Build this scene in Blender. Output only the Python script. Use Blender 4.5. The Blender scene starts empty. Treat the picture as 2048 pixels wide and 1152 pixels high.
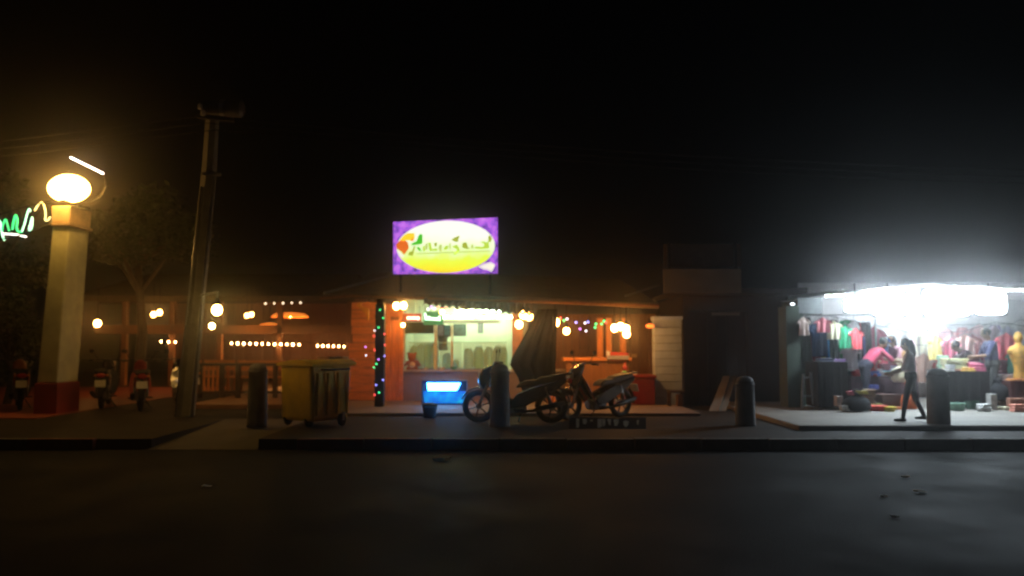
import bpy, math, random
from mathutils import Vector, Matrix
random.seed(7)
R = random.Random(11)
SC = bpy.context.scene
COL = SC.collection
PI = math.pi

# ------------------------------------------------------------------ camera
CH, FPX, PITCH = 1.55, 1640.0, math.atan(109 / 1640.0)
cam_d = bpy.data.cameras.new('camera'); cam = bpy.data.objects.new('camera', cam_d); COL.objects.link(cam)
cam.location = (0, 0, CH); cam.rotation_euler = (PI / 2 + PITCH, 0, 0)
cam_d.sensor_width = 36; cam_d.lens = FPX / 2048 * 36; cam_d.clip_end = 500; cam_d.clip_start = .05
cam_d.dof.use_dof = True; cam_d.dof.focus_distance = 6.0; cam_d.dof.aperture_fstop = 1.1
SC.camera = cam

# ------------------------------------------------------------------ world: a night sky, a trace of moonlight
W = bpy.data.worlds.new('World'); SC.world = W; W.use_nodes = True
nt = W.node_tree
sky = nt.nodes.new('ShaderNodeTexSky'); sky.sky_type = 'NISHITA'; sky.sun_disc = False
sky.sun_elevation = math.radians(35); sky.sun_rotation = math.radians(200)
nt.links.new(sky.outputs[0], nt.nodes['Background'].inputs[0])
nt.nodes['Background'].inputs[1].default_value = 0.00008
sd = bpy.data.lights.new('moon', 'SUN'); sd.energy = 0.003; sd.angle = math.radians(.5); sd.color = (.8, .87, 1)
so = bpy.data.objects.new('moon', sd); COL.objects.link(so)
so.rotation_euler = (math.radians(55), 0, math.radians(-20))

SC.view_settings.view_transform = 'Standard'; SC.view_settings.look = 'None'
SC.view_settings.exposure = -0.85; SC.view_settings.gamma = 1; SC.view_settings.use_curve_mapping = False
SC.cycles.use_denoising = True
SC.cycles.max_bounces = 5; SC.cycles.diffuse_bounces = 3; SC.cycles.glossy_bounces = 2
SC.cycles.transmission_bounces = 6; SC.cycles.volume_bounces = 0; SC.cycles.transparent_max_bounces = 12
SC.cycles.caustics_reflective = False; SC.cycles.caustics_refractive = False
SC.cycles.sample_clamp_indirect = 4

def at(px, py, Y):
    "world point at depth Y that the photograph shows at pixel (px, py)"
    c, s = math.cos(PITCH), math.sin(PITCH)
    a, b = (px - 1024) / FPX, (576 - py) / FPX
    d = Vector((a, c - s * b, s + c * b)); t = Y / d.y
    return Vector((d.x * t, Y, CH + d.z * t))
def X(px, Y): return at(px, 685, Y).x
def Z(py, Y): return at(1024, py, Y).z
PZ = .14                                                      # pavement height
def GY(py, z=PZ):
    lo, hi = 2., 80.
    for _ in range(50):
        m = (lo + hi) / 2
        if Z(py, m) > z: lo = m
        else: hi = m
    return lo

# ------------------------------------------------------------------ materials
MATS = {}
def mat(name, col, rough=.7, metal=0, var=.25, scale=6, bump=.15, coat=0, dirt=0):
    if name in MATS: return MATS[name]
    m = bpy.data.materials.new(name); m.use_nodes = True; n = m.node_tree; p = n.nodes['Principled BSDF']
    tc = n.nodes.new('ShaderNodeTexCoord'); nz = n.nodes.new('ShaderNodeTexNoise')
    nz.inputs['Scale'].default_value = scale; nz.inputs['Detail'].default_value = 6; nz.inputs['Roughness'].default_value = .65
    n.links.new(tc.outputs['Object'], nz.inputs['Vector'])
    cr = n.nodes.new('ShaderNodeValToRGB')
    lo = tuple(max(0, c * (1 - var)) for c in col); hi = tuple(min(1, c * (1 + var)) for c in col)
    cr.color_ramp.elements[0].position = .3; cr.color_ramp.elements[1].position = .7
    cr.color_ramp.elements[0].color = (*lo, 1); cr.color_ramp.elements[1].color = (*hi, 1)
    n.links.new(nz.outputs['Fac'], cr.inputs['Fac']); n.links.new(cr.outputs['Color'], p.inputs['Base Color'])
    mr = n.nodes.new('ShaderNodeMapRange'); mr.inputs['To Min'].default_value = max(.03, rough - .12); mr.inputs['To Max'].default_value = min(1, rough + .12)
    n.links.new(nz.outputs['Fac'], mr.inputs['Value']); n.links.new(mr.outputs[0], p.inputs['Roughness'])
    p.inputs['Metallic'].default_value = metal
    if coat: p.inputs['Coat Weight'].default_value = coat
    if bump:
        n2 = n.nodes.new('ShaderNodeTexNoise'); n2.inputs['Scale'].default_value = scale * 7; n2.inputs['Detail'].default_value = 5
        n.links.new(tc.outputs['Object'], n2.inputs['Vector'])
        b = n.nodes.new('ShaderNodeBump'); b.inputs['Strength'].default_value = bump; b.inputs['Distance'].default_value = .02
        n.links.new(n2.outputs['Fac'], b.inputs['Height']); n.links.new(b.outputs[0], p.inputs['Normal'])
    MATS[name] = m; return m
def bulb_mat(name, col, watts, r, n=1):
    "emission of a ball of radius r that gives off the given power"
    return emi('%s_%d_%d' % (name, int(watts * 10), int(r * 1000)), col, watts / n / (4 * PI * PI * r * r))
def emi(name, col, s, base=.0):
    if name in MATS: return MATS[name]
    m = bpy.data.materials.new(name); m.use_nodes = True; p = m.node_tree.nodes['Principled BSDF']
    p.inputs['Base Color'].default_value = (*[c * .8 for c in col], 1)
    p.inputs['Emission Color'].default_value = (*col, 1); p.inputs['Emission Strength'].default_value = s
    p.inputs['Roughness'].default_value = .4
    MATS[name] = m; return m
def wood(name, col, rough=.6, axis='Z'):
    if name in MATS: return MATS[name]
    m = mat(name, col, rough, 0, .3, 5, .2); n = m.node_tree
    nz = [x for x in n.nodes if x.type == 'TEX_NOISE'][0]; mp = n.nodes.new('ShaderNodeMapping')
    mp.inputs['Scale'].default_value = {'Z': (6, 6, .6), 'X': (.6, 6, 6)}[axis]
    tc = [x for x in n.nodes if x.type == 'TEX_COORD'][0]
    n.links.new(tc.outputs['Object'], mp.inputs['Vector']); n.links.new(mp.outputs[0], nz.inputs['Vector'])
    return m
def glass(name, col, rough=.15, alpha=.35):
    if name in MATS: return MATS[name]
    m = bpy.data.materials.new(name); m.use_nodes = True; p = m.node_tree.nodes['Principled BSDF']
    p.inputs['Base Color'].default_value = (*col, 1); p.inputs['Roughness'].default_value = rough; p.inputs['Alpha'].default_value = alpha
    MATS[name] = m; return m

asphalt = mat('asphalt', (.026, .026, .027), .5, 0, .35, 3, .6)
def _asph():
    n = asphalt.node_tree; p = n.nodes['Principled BSDF']
    nz = [x for x in n.nodes if x.type == 'TEX_NOISE']
    nz[0].inputs['Scale'].default_value = .55; nz[1].inputs['Scale'].default_value = 48; nz[1].inputs['Detail'].default_value = 8; nz[1].inputs['Roughness'].default_value = .75
    b = [x for x in n.nodes if x.type == 'BUMP'][0]; b.inputs['Strength'].default_value = .8; b.inputs['Distance'].default_value = .01
    mr = [x for x in n.nodes if x.type == 'MAP_RANGE'][0]; mr.inputs['From Min'].default_value = .35; mr.inputs['From Max'].default_value = .65
    mr.inputs['To Min'].default_value = .6; mr.inputs['To Max'].default_value = .8; p.inputs['Specular IOR Level'].default_value = .035
_asph()
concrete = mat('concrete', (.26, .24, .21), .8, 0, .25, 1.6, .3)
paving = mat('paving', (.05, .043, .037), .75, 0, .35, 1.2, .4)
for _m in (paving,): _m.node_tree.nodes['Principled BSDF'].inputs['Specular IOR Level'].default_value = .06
earth = mat('earth', (.06, .05, .035), .95, 0, .4, 1, .4)
red_floor = mat('red_floor', (.3, .07, .04), .6, 0, .25, 2, .2)
white_paint = mat('white_paint', (.76, .80, .5), .65, 0, .25, 1.5, .2)
red_paint = mat('red_paint', (.3, .03, .02), .55, 0, .25, 3, .12)
kerb_red = mat('kerb_red', (.16, .03, .025), .75, 0, .35, 3, .3)
kerb_grey = mat('kerb_grey', (.13, .12, .11), .8, 0, .3, 3, .3)
dark_stone = mat('dark_stone', (.13, .12, .125), .75, 0, .3, 5, .3)
pole_conc = mat('pole_concrete', (.28, .25, .2), .8, 0, .25, 3, .25)
steel = mat('steel', (.35, .35, .36), .4, .8, .2, 8, .05)
dark_metal = mat('dark_metal', (.03, .03, .032), .45, .5, .3, 8, .05)
porcelain = mat('porcelain', (.7, .68, .62), .25, 0, .1, 4, 0)
yellow_plastic = mat('yellow_plastic', (.85, .55, .02), .5, 0, .2, 3, .06)
rubber = mat('rubber', (.018, .018, .018), .8, 0, .3, 20, .2)
black_plastic = mat('black_plastic', (.012, .012, .013), .62, 0, .3, 10, .05)
brown_timber = wood('brown_timber', (.26, .11, .04))
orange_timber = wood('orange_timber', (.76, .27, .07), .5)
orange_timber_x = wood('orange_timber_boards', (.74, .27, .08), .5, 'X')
dark_timber = wood('dark_timber', (.07, .04, .025))
roof_brown = mat('roof_brown', (.13, .09, .06), .8, 0, .35, 3, .3)
thatch = mat('thatch', (.13, .09, .045), .95, 0, .4, 12, .8)
leaf_m = mat('leaf', (.045, .062, .016), .55, 0, .4, 3, .1)
bark = mat('bark', (.12, .085, .05), .9, 0, .35, 9, .6)
cloth_black = mat('cloth_black', (.02, .019, .021), .95, 0, .3, 8, .2)
white_sheet = mat('white_sheet', (.8, .81, .83), .8, 0, .06, 2, .1)
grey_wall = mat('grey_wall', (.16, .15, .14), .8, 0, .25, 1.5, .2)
green_grey = mat('green_grey_wall', (.10, .13, .105), .8, 0, .25, 2, .2)
plum_counter = mat('plum_counter', (.26, .21, .22), .7, 0, .2, 2, .15)
pale_wall = mat('pale_wall', (.72, .76, .62), .7, 0, .1, 2, .1)
pale_boards = mat('pale_boards', (.42, .5, .6), .7, 0, .18, 3, .15)
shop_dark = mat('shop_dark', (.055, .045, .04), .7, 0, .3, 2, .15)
board_grey = mat('board_grey', (.24, .2, .16), .7, 0, .15, 2, .1)
plate_white = mat('plate_white', (.75, .72, .62), .4, 0, .05, 4, 0)
red_lens = mat('red_lens', (.5, .015, .012), .15, 0, .1, 4, 0)
chrome = mat('chrome', (.6, .6, .62), .12, 1, .05, 4, 0)

warm_bulb = emi('warm_bulb', (1, .62, .22), 55)
warm_small = emi('warm_small_bulb', (1, .5, .17), 90)
white_tube = emi('white_tube', (.86, .95, 1), 60)

# ------------------------------------------------------------------ mesh builder
class MB:
    def __init__(s): s.v = []; s.f = []
    def add(s, vs, fs):
        b = len(s.v); s.v += [Vector(v) for v in vs]; s.f += [tuple(b + i for i in f) for f in fs]; return s
    def box(s, c, d, M=None):
        x, y, z = d[0] / 2, d[1] / 2, d[2] / 2
        vs = [Vector((sx * x, sy * y, sz * z)) for sz in (-1, 1) for sy in (-1, 1) for sx in (-1, 1)]
        if M is not None: vs = [M @ v for v in vs]
        vs = [v + Vector(c) for v in vs]
        return s.add(vs, [(0, 2, 3, 1), (4, 5, 7, 6), (0, 1, 5, 4), (2, 6, 7, 3), (0, 4, 6, 2), (1, 3, 7, 5)])
    def bb(s, x0, x1, y0, y1, z0, z1): return s.box(((x0 + x1) / 2, (y0 + y1) / 2, (z0 + z1) / 2), (abs(x1 - x0), abs(y1 - y0), abs(z1 - z0)))
    def bar(s, p, q, w, t=None):
        p, q = Vector(p), Vector(q); t = t or w; d = q - p; L = d.length
        M = d.to_track_quat('Z', 'Y').to_matrix()
        return s.box((p + q) / 2, (w, t, L), M)
    def tube(s, pts, r, n=10, caps=True, sc=None):
        pts = [Vector(p) for p in pts]; m = len(pts); rs = r if isinstance(r, (list, tuple)) else [r] * m
        b = len(s.v); up = None
        for i, p in enumerate(pts):
            d = (pts[min(i + 1, m - 1)] - pts[max(i - 1, 0)]).normalized()
            if up is None: up = Vector((0, 0, 1)) if abs(d.z) < .9 else Vector((0, 1, 0))
            a = d.cross(up).normalized(); c = a.cross(d).normalized(); up = c
            for k in range(n):
                th = 2 * PI * k / n; s.v.append(p + a * math.cos(th) * rs[i] + c * math.sin(th) * rs[i])
        for i in range(m - 1):
            for k in range(n):
                k2 = (k + 1) % n; s.f.append((b + i * n + k, b + i * n + k2, b + (i + 1) * n + k2, b + (i + 1) * n + k))
        if caps: s.f.append(tuple(b + k for k in reversed(range(n)))); s.f.append(tuple(b + (m - 1) * n + k for k in range(n)))
        return s
    def lathe(s, prof, c, n=20, M=None, caps=True):
        b = len(s.v); c = Vector(c)
        for r, z in prof:
            for k in range(n):
                th = 2 * PI * k / n; v = Vector((r * math.cos(th), r * math.sin(th), z))
                s.v.append((M @ v if M is not None else v) + c)
        for i in range(len(prof) - 1):
            for k in range(n):
                k2 = (k + 1) % n; s.f.append((b + i * n + k, b + i * n + k2, b + (i + 1) * n + k2, b + (i + 1) * n + k))
        if caps: s.f.append(tuple(b + k for k in reversed(range(n)))); s.f.append(tuple(b + (len(prof) - 1) * n + k for k in range(n)))
        return s
    def ball(s, c, r, n=12, m=7, sc=(1, 1, 1), M=None):
        b = len(s.v); c = Vector(c)
        for i in range(1, m):
            ph = PI * i / m
            for k in range(n):
                th = 2 * PI * k / n; v = Vector((sc[0] * r * math.sin(ph) * math.cos(th), sc[1] * r * math.sin(ph) * math.sin(th), sc[2] * r * math.cos(ph)))
                s.v.append((M @ v if M is not None else v) + c)
        t0 = len(s.v)
        for z in (1, -1):
            v = Vector((0, 0, z * r * sc[2])); s.v.append((M @ v if M is not None else v) + c)
        for i in range(m - 2):
            for k in range(n):
                k2 = (k + 1) % n; s.f.append((b + i * n + k, b + (i + 1) * n + k, b + (i + 1) * n + k2, b + i * n + k2))
        for k in range(n):
            k2 = (k + 1) % n; s.f.append((t0, b + k, b + k2)); s.f.append((t0 + 1, b + (m - 2) * n + k2, b + (m - 2) * n + k))
        return s
    def prism(s, poly, dvec):
        "poly: 3D points (front face); extruded by dvec"
        b = len(s.v); n = len(poly); dv = Vector(dvec)
        s.v += [Vector(p) for p in poly] + [Vector(p) + dv for p in poly]
        s.f.append(tuple(b + i for i in range(n))); s.f.append(tuple(b + n + i for i in reversed(range(n))))
        for i in range(n): j = (i + 1) % n; s.f.append((b + i, b + n + i, b + n + j, b + j))
        return s
    def torus(s, c, R_, r, axis='Y', n=28, m=10, a0=0, a1=2 * PI, sc=1):
        full = abs(a1 - a0 - 2 * PI) < 1e-6; b = len(s.v); c = Vector(c); N = n if full else n + 1
        for i in range(N):
            th = a0 + (a1 - a0) * i / n
            for k in range(m):
                ph = 2 * PI * k / m; rr = R_ + r * math.cos(ph); w = r * math.sin(ph) * sc
                v = {'Y': Vector((rr * math.cos(th), w, rr * math.sin(th))), 'X': Vector((w, rr * math.cos(th), rr * math.sin(th))), 'Z': Vector((rr * math.cos(th), rr * math.sin(th), w))}[axis]
                s.v.append(c + v)
        for i in range(n):
            i2 = (i + 1) % N
            for k in range(m):
                k2 = (k + 1) % m; s.f.append((b + i * m + k, b + i * m + k2, b + i2 * m + k2, b + i2 * m + k))
        if not full:
            s.f.append(tuple(b + k for k in range(m))); s.f.append(tuple(b + n * m + k for k in reversed(range(m))))
        return s
    def build(s, name, material, parent=None, local=False, bevel=0, smooth=False, loc=None):
        off = Vector((0, 0, 0)); p = parent
        while p is not None: off += p.location; p = p.parent
        if parent is None and loc is None and not local:
            mn = [min(v[i] for v in s.v) for i in range(3)]; mx = [max(v[i] for v in s.v) for i in range(3)]
            loc = Vector(((mn[0] + mx[0]) / 2, (mn[1] + mx[1]) / 2, mn[2]))
        if loc is not None: off = Vector(loc)
        if local: off = Vector((0, 0, 0))
        me = bpy.data.meshes.new(name); me.from_pydata([v - off for v in s.v], [], s.f)
        o = bpy.data.objects.new(name, me); COL.objects.link(o)
        if loc is not None and parent is None: o.location = loc
        o.parent = parent
        me.materials.append(material)
        import bmesh
        bm = bmesh.new(); bm.from_mesh(me); bmesh.ops.recalc_face_normals(bm, faces=bm.faces); bm.to_mesh(me); bm.free()
        if smooth:
            for q in me.polygons: q.use_smooth = True
        if bevel:
            md = o.modifiers.new('bevel', 'BEVEL'); md.width = bevel; md.segments = 2; md.limit_method = 'ANGLE'
        return o

def tag(o, label, cat, group=None):
    o['label'] = label; o['category'] = cat
    if group: o['group'] = group
    return o
def struct(o): o['kind'] = 'structure'; return o
def thing(name, label, cat, loc=(0, 0, 0), rz=0, group=None):
    o = bpy.data.objects.new(name, None); COL.objects.link(o); o.location = loc; o.rotation_euler = (0, 0, rz)
    o.empty_display_size = .1
    return tag(o, label, cat, group)
def quad(pts2, Y): return [at(px, py, Y) for px, py in pts2]
def point(parent, p, watts, col, r=.06, name='lamp_light'):
    l = bpy.data.lights.new(name, 'POINT'); l.energy = watts; l.color = col; l.shadow_soft_size = r
    o = bpy.data.objects.new(name, l); COL.objects.link(o)
    off = Vector((0, 0, 0)); q = parent
    while q is not None: off += q.location; q = q.parent
    o.location = Vector(p) - off; o.parent = parent
    o.visible_camera = True
    return o

# ================================================================== SETTING
KY = 12.0                                                     # kerb line
struct(MB().add([(-80, -8, -.03), (80, -8, -.03), (80, 80, -.03), (-80, 80, -.03)], [(0, 1, 2, 3)]).build('ground', earth, loc=(0, 0, 0)))
struct(MB().add([(-79, -7, 0), (79, -7, 0), (79, KY, 0), (-79, KY, 0)], [(0, 1, 2, 3)]).build('road', asphalt, loc=(0, 0, 0)))
DX0, DX1 = X(300, KY), X(515, KY)                             # the dropped kerb of the driveway
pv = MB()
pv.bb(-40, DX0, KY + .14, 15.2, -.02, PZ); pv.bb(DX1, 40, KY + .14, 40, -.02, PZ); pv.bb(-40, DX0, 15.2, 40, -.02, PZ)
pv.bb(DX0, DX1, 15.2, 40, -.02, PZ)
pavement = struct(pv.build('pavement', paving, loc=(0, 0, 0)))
dw = MB().add([(DX0, KY, .004), (DX1, KY, .004), (DX1, 15.2, PZ), (DX0, 15.2, PZ)], [(0, 1, 2, 3)])
struct(dw.build('driveway', mat('driveway_concrete', (.11, .09, .07), .85, 0, .3, 1.5, .35), loc=(0, 0, 0)))
x = -9.0; i = 0
while x < 9.6:
    x2 = x + .98
    if not (x2 > DX0 - .01 and x < DX1 + .01):
        red = (X(20, KY) < x < DX0) or (DX1 - .1 < x < X(760, KY))
        MB().bb(x, x2 - .015, KY - .005 * R.random(), KY + .14, -.01, PZ + .012 + .008 * R.random()).build('kerb_stone', kerb_red if red else kerb_grey, pavement, bevel=.02)
    x = x2; i += 1
# raised concrete apron in front of the right-hand stall and a low step before the bar
AZ = .22
AY0, AY1 = GY(851, AZ), 22
struct(MB().bb(X(1512, 15.5), 16, AY0, AY1, .1, AZ).build('apron', concrete, loc=(0, 0, 0), bevel=.03))
BY = 19.3                                                     # face of the bar counter
struct(MB().bb(X(640, 17.2), X(1370, 17.2), GY(826, .2), 26, .1, .2).build('terrace_floor', mat('terrace_concrete', (.22, .165, .14), .7, 0, .25, 1.5, .2), loc=(0, 0, 0), bevel=.02))
struct(MB().bb(-16, X(150, 16.5), 15.25, 26, .1, .155).build('forecourt', red_floor, loc=(0, 0, 0)))
struct(MB().bb(X(390, 18), X(640, 17.2) - .01, 17.6, 34, .1, .24).build('pavilion_floor', mat('pavilion_floor_tiles', (.4, .2, .11), .5, 0, .25, 2, .15), loc=(0, 0, 0), bevel=.02))

# ================================================================== GATE PILLAR with lantern, tube and neon
PY = 16.2
pb = at(118, 830, PY); pw = .80
x0, x1 = X(76, PY), X(117, PY)
pil = thing('gate_pillar', 'tall white square gate pillar with red painted foot at the left', 'pillar', ((x0 + x1) / 2, PY + .4, PZ))
tx0, tx1 = X(96, PY), X(130, PY); ztop = Z(452, PY); zr = Z(766, PY)
def frustum(xa0, xa1, xb0, xb1, y0, y1, za, zb):
    return MB().add([(xa0, y0, za), (xa1, y0, za), (xa1, y1, za), (xa0, y1, za), (xb0, y0, zb), (xb1, y0, zb), (xb1, y1, zb), (xb0, y1, zb)],
                    [(0, 3, 2, 1), (4, 5, 6, 7), (0, 1, 5, 4), (1, 2, 6, 5), (2, 3, 7, 6), (3, 0, 4, 7)])
frustum(x0, x1, tx0, tx1, PY, PY + .78, zr, ztop).build('shaft', white_paint, pil, bevel=.03)
frustum(x0 - .03, x1 + .03, x0 - .03, x1 + .03, PY - .03, PY + .81, PZ - .01, zr).build('base', red_paint, pil, bevel=.02)
MB().bb(tx0 - .05, tx1 + .05, PY - .05, PY + .83, ztop, ztop + .06).build('collar', mat('collar_stone', (.4, .3, .2), .8), pil, bevel=.015)
frustum(tx0 - .01, tx1 + .01, tx0 - .03, tx1 + .03, PY - .02, PY + .80, ztop + .06, Z(412, PY)).build('capital', mat('capital_paint', (.55, .42, .25), .7), pil, bevel=.02)
LZ = Z(412, PY)
lc = at(141, 380, PY - .22)
LF = .42                                                      # the lantern juts forward over the street face
lan = thing('pillar_lantern', 'glaring warm lantern on top of the white gate pillar', 'lantern', (lc.x, PY + .3, LZ))
MB().bb(lc.x - .09, lc.x + .03, PY - .45, PY + .5, LZ + .002, LZ + .05).build('bracket', dark_metal, lan, bevel=.01)
lamp_glass = emi('lantern_glow', (1, .50, .10), 72)
MB().ball((lc.x - .03, PY - .22, LZ + .31), .29, 18, 12, (1.38, .95, .95)).build('globe', lamp_glass, lan, smooth=True)
MB().lathe([(.16, 0), (.15, .03), (.06, .07), (.02, .1)], (lc.x - .03, PY - .22, LZ + .57), 16).build('cap', dark_metal, lan)
# tube lamp on a bracket above the lantern
ta, tb = at(141, 315, PY - .1), at(206, 347, PY - .35)
tl = thing('tube_lamp', 'bare slanting white tube lamp above the pillar lantern', 'lamp', (tc := (ta + tb) / 2))
MB().tube([ta, tb], .014, 8).build('tube', emi('tube_warmwhite', (1, .86, .74), 26.40), tl, smooth=True)
MB().bar(ta + Vector((0, .05, .02)), tb + Vector((0, .05, .02)), .03, .05).build('batten', dark_metal, tl)
MB().tube([tb + Vector((0, .05, 0)), at(212, 372, PY), at(200, 395, PY + .1), at(176, 405, PY + .3), at(160, 408, PY + .4)], .012, 6).build('bracket', dark_metal, tl)
# neon script
neon = thing('neon_sign', 'green neon script lettering reaching left from the gate pillar', 'neon sign', at(45, 480, PY - .05))
ngreen = emi('neon_green', (.06, .8, .22), 3.63); npale = emi('neon_pale_green', (.5, 1, .62), 4.95); nwarm = emi('neon_warm', (1, .88, .35), 4.95); nwhite = emi('neon_white', (1, .9, .8), 6.60)
def nz(pts): return [at(a / 4.096, 280 + b / 4.096, PY - .06) for a, b in pts]
def smooth_path(p, k=4):
    out = []
    for i in range(len(p) - 1):
        a = p[max(i - 1, 0)]; b = p[i]; c = p[i + 1]; d = p[min(i + 2, len(p) - 1)]
        for j in range(k):
            t = j / k
            out.append(.5 * ((2 * b) + (c - a) * t + (2 * a - 5 * b + 4 * c - d) * t * t + (3 * b - a - 3 * c + d) * t ** 3))
    return out + [p[-1]]
for pts, m, r in [([(-60, 640), (-20, 650), (2, 675), (10, 720), (20, 780), (36, 822)], npale, .017), ([(14, 760), (22, 700), (45, 650), (60, 690), (75, 745)], ngreen, .016),
               ([(100, 735), (112, 665), (128, 615), (142, 660), (136, 715), (150, 750), (178, 752)], ngreen, .02), ([(178, 752), (200, 690), (222, 605), (238, 565), (250, 585)], npale, .015),
               ([(262, 632), (250, 680), (238, 738), (258, 722), (266, 655), (262, 632)], npale, .015), ([(285, 580), (308, 537), (345, 510), (368, 560), (374, 620), (370, 655), (390, 658), (412, 630)], nwarm, .013),
               ([(28, 768), (100, 772), (160, 780), (215, 793)], nwhite, .017)]:
    MB().tube(smooth_path(nz(pts)), r, 7).build('letter_stroke', m, neon, smooth=True)
MB().tube(smooth_path(nz([(-160, 830), (0, 815), (200, 770), (420, 690)])), .02, 6).build('support_rail', dark_metal, neon)
MB().tube(smooth_path(nz([(-160, 640), (0, 610), (220, 545), (420, 505)])), .016, 6).build('support_rail', dark_metal, neon)

# ================================================================== UTILITY POLE
UY = 15.9
ub, um, ut = at(370, 838, UY), at(418, 345, UY), at(427, 205, UY)
ub.z = PZ - .02
up = thing('utility_pole', 'leaning concrete utility pole with a dark equipment drum near its top', 'utility pole', ub)
MB().tube([ub, um, ut], [.19, .15, .13], 8).build('pole', pole_conc, up)
cd = Vector((.19, -.16, 0))
MB().tube([ub + cd, um + Vector((.15, -.13, 0))], .032, 8).build('conduit', steel, up, smooth=True)
MB().tube([ub + Vector((-.12, -.17, 0)), um + Vector((-.09, -.14, -.3))], .02, 8).build('conduit', steel, up, smooth=True)
tzc = at(446, 218, UY - .1)
MB().tube([tzc + Vector((-.38, 0, 0)), tzc + Vector((-.36, 0, 0)), tzc + Vector((.36, 0, 0)), tzc + Vector((.40, 0, 0))], [.1, .16, .16, .1], 16).build('equipment_drum', mat('drum_grey', (.12, .11, .1), .5, .3), up, smooth=False)
MB().tube([tzc + Vector((-.03, 0, 0)), tzc + Vector((.05, 0, 0))], .175, 16).build('drum_band', steel, up)
for q in ((400, 213), (406, 226)):
    MB().lathe([(.035, -.05), (.05, -.03), (.03, 0), (.05, .02), (.02, .06)], at(q[0], q[1], UY - .35), 12).build('insulator', porcelain, up, smooth=True)
MB().bar(at(396, 232, UY - .25), at(470, 240, UY - .25), .08, .08).build('crossarm', dark_metal, up)
MB().bar(at(405, 347, UY - .2), at(442, 349, UY - .2), .05, .06).build('clamp', steel, up)
MB().tube([at(416, 262, UY - .18), at(425, 258, UY - .2)], .03, 8).build('clamp', steel, up)
for k, (dz, px) in enumerate([(0, 400), (.1, 412), (-.25, 430)]):
    a = at(px, 232 + k * 14, UY - .25); b = Vector((-40, UY + 1, a.z + .6)); c = Vector((40, UY + 1, a.z + .6))
    pts = []
    for e in (b, c):
        seg = [a.lerp(e, t / 10) - Vector((0, 0, 1.3 * 4 * (t / 10) * (1 - t / 10))) for t in range(11)]
        pts.append(seg)
    tag(MB().tube(list(reversed(pts[0])) + pts[1][1:], .009, 5).build('power_line', rubber), ['topmost power line strung from the utility pole', 'middle power line strung from the utility pole', 'lowest power line strung from the utility pole'][k], 'power line', 'power lines')

# ================================================================== BOLLARDS
def bollard(px, top, label, Y, w=.17):
    c = at(px, 800, Y); zt = Z(top, Y); t = thing('bollard', label, 'bollard', (c.x, Y, PZ if px < 1520 else AZ - .02), 0, 'round-topped stone bollards along the pavement')
    z0 = t.location.z - .02; H = zt - z0
    MB().lathe([(w * 1.02, 0), (w * 1.0, .05), (w * .95, H * .5), (w * .9, H - .16), (w * .98, H - .15), (w * .98, H - .12)], (c.x, Y, z0), 18).build('shaft', dark_stone, t, smooth=True)
    MB().lathe([(w * .88, H - .12), (w * .85, H - .08), (w * .7, H - .035), (w * .4, H - .008), (w * .05, H)], (c.x, Y, z0), 18).build('cap', dark_stone, t, smooth=True)
bollard(515, 726, 'dark stone bollard beside the yellow bin', GY(851))
bollard(1000, 728, 'dark stone bollard in front of the nearest motorbike', GY(853))
bollard(1490, 752, 'dark stone bollard before the closed shop', GY(851))
bollard(1876, 736, 'dark stone bollard in front of the bright clothes stall', GY(849, AZ - .02) - .05, .18)

# ================================================================== YELLOW WHEELED BIN
by0 = GY(856) + .1
bx0, bx1 = X(556, by0), X(688, by0); zt = Z(722, by0)
bn = thing('wheeled_bin', 'big yellow wheeled rubbish bin behind the kerb', 'rubbish bin', ((bx0 + bx1) / 2, by0 + .4, PZ))
frustum(bx0 + .05, bx1 - .07, bx0, bx1, by0 + .04, by0 + .78, PZ + .1, zt - .06).build('body', yellow_plastic, bn, bevel=.05)
MB().bb(bx0 - .04, bx1 + .04, by0 - .05, by0 + .84, zt - .09, zt - .05).build('rim', yellow_plastic, bn, bevel=.015)
ld = MB(); n = 9
pf = [(-.06 + .92 * i / n, .07 * math.sin(PI * (i / n) ** .7)) for i in range(n + 1)]
ld.prism([(bx0 - .05, by0 + y, zt - .049 + z) for y, z in pf] + [(bx0 - .05, by0 + .86, zt - .05)], (bx1 - bx0 + .1, 0, 0)).build('lid', yellow_plastic, bn, bevel=.01)
for k in range(4):
    xx = bx0 + .14 + (bx1 - bx0 - .28) * k / 3
    MB().bar((xx + .02, by0 + .045, PZ + .2), (xx, by0 + .005, zt - .2), .05, .03).build('rib', yellow_plastic, bn, bevel=.008)
MB().tube([(bx0 + .2, by0 - .02, zt - .14), (bx0 + .2, by0 - .09, zt - .14), (bx1 - .2, by0 - .09, zt - .14), (bx1 - .2, by0 - .02, zt - .14)], .015, 8).build('handle', dark_metal, bn)
for wx, wy in ((X(648, by0), by0 - .03), (bx0 + .15, by0 + .2), (X(648, by0), by0 + .7), (bx0 + .15, by0 + .7)):
    w = MB().torus((wx, wy, PZ + .11), .075, .035, 'Y', 20, 8).lathe([(.075, -.03), (.075, .03)], (wx, wy, PZ + .11), 14, Matrix.Rotation(PI / 2, 3, 'X')).build('wheel', rubber, bn, smooth=False)
    MB().bb(wx - .03, wx + .03, wy - .045, wy - .038, PZ + .1, PZ + .24).build('fork', steel, w)

bn.rotation_euler.z = math.radians(52); bn.scale = (.78, 1.12, 1)
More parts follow.
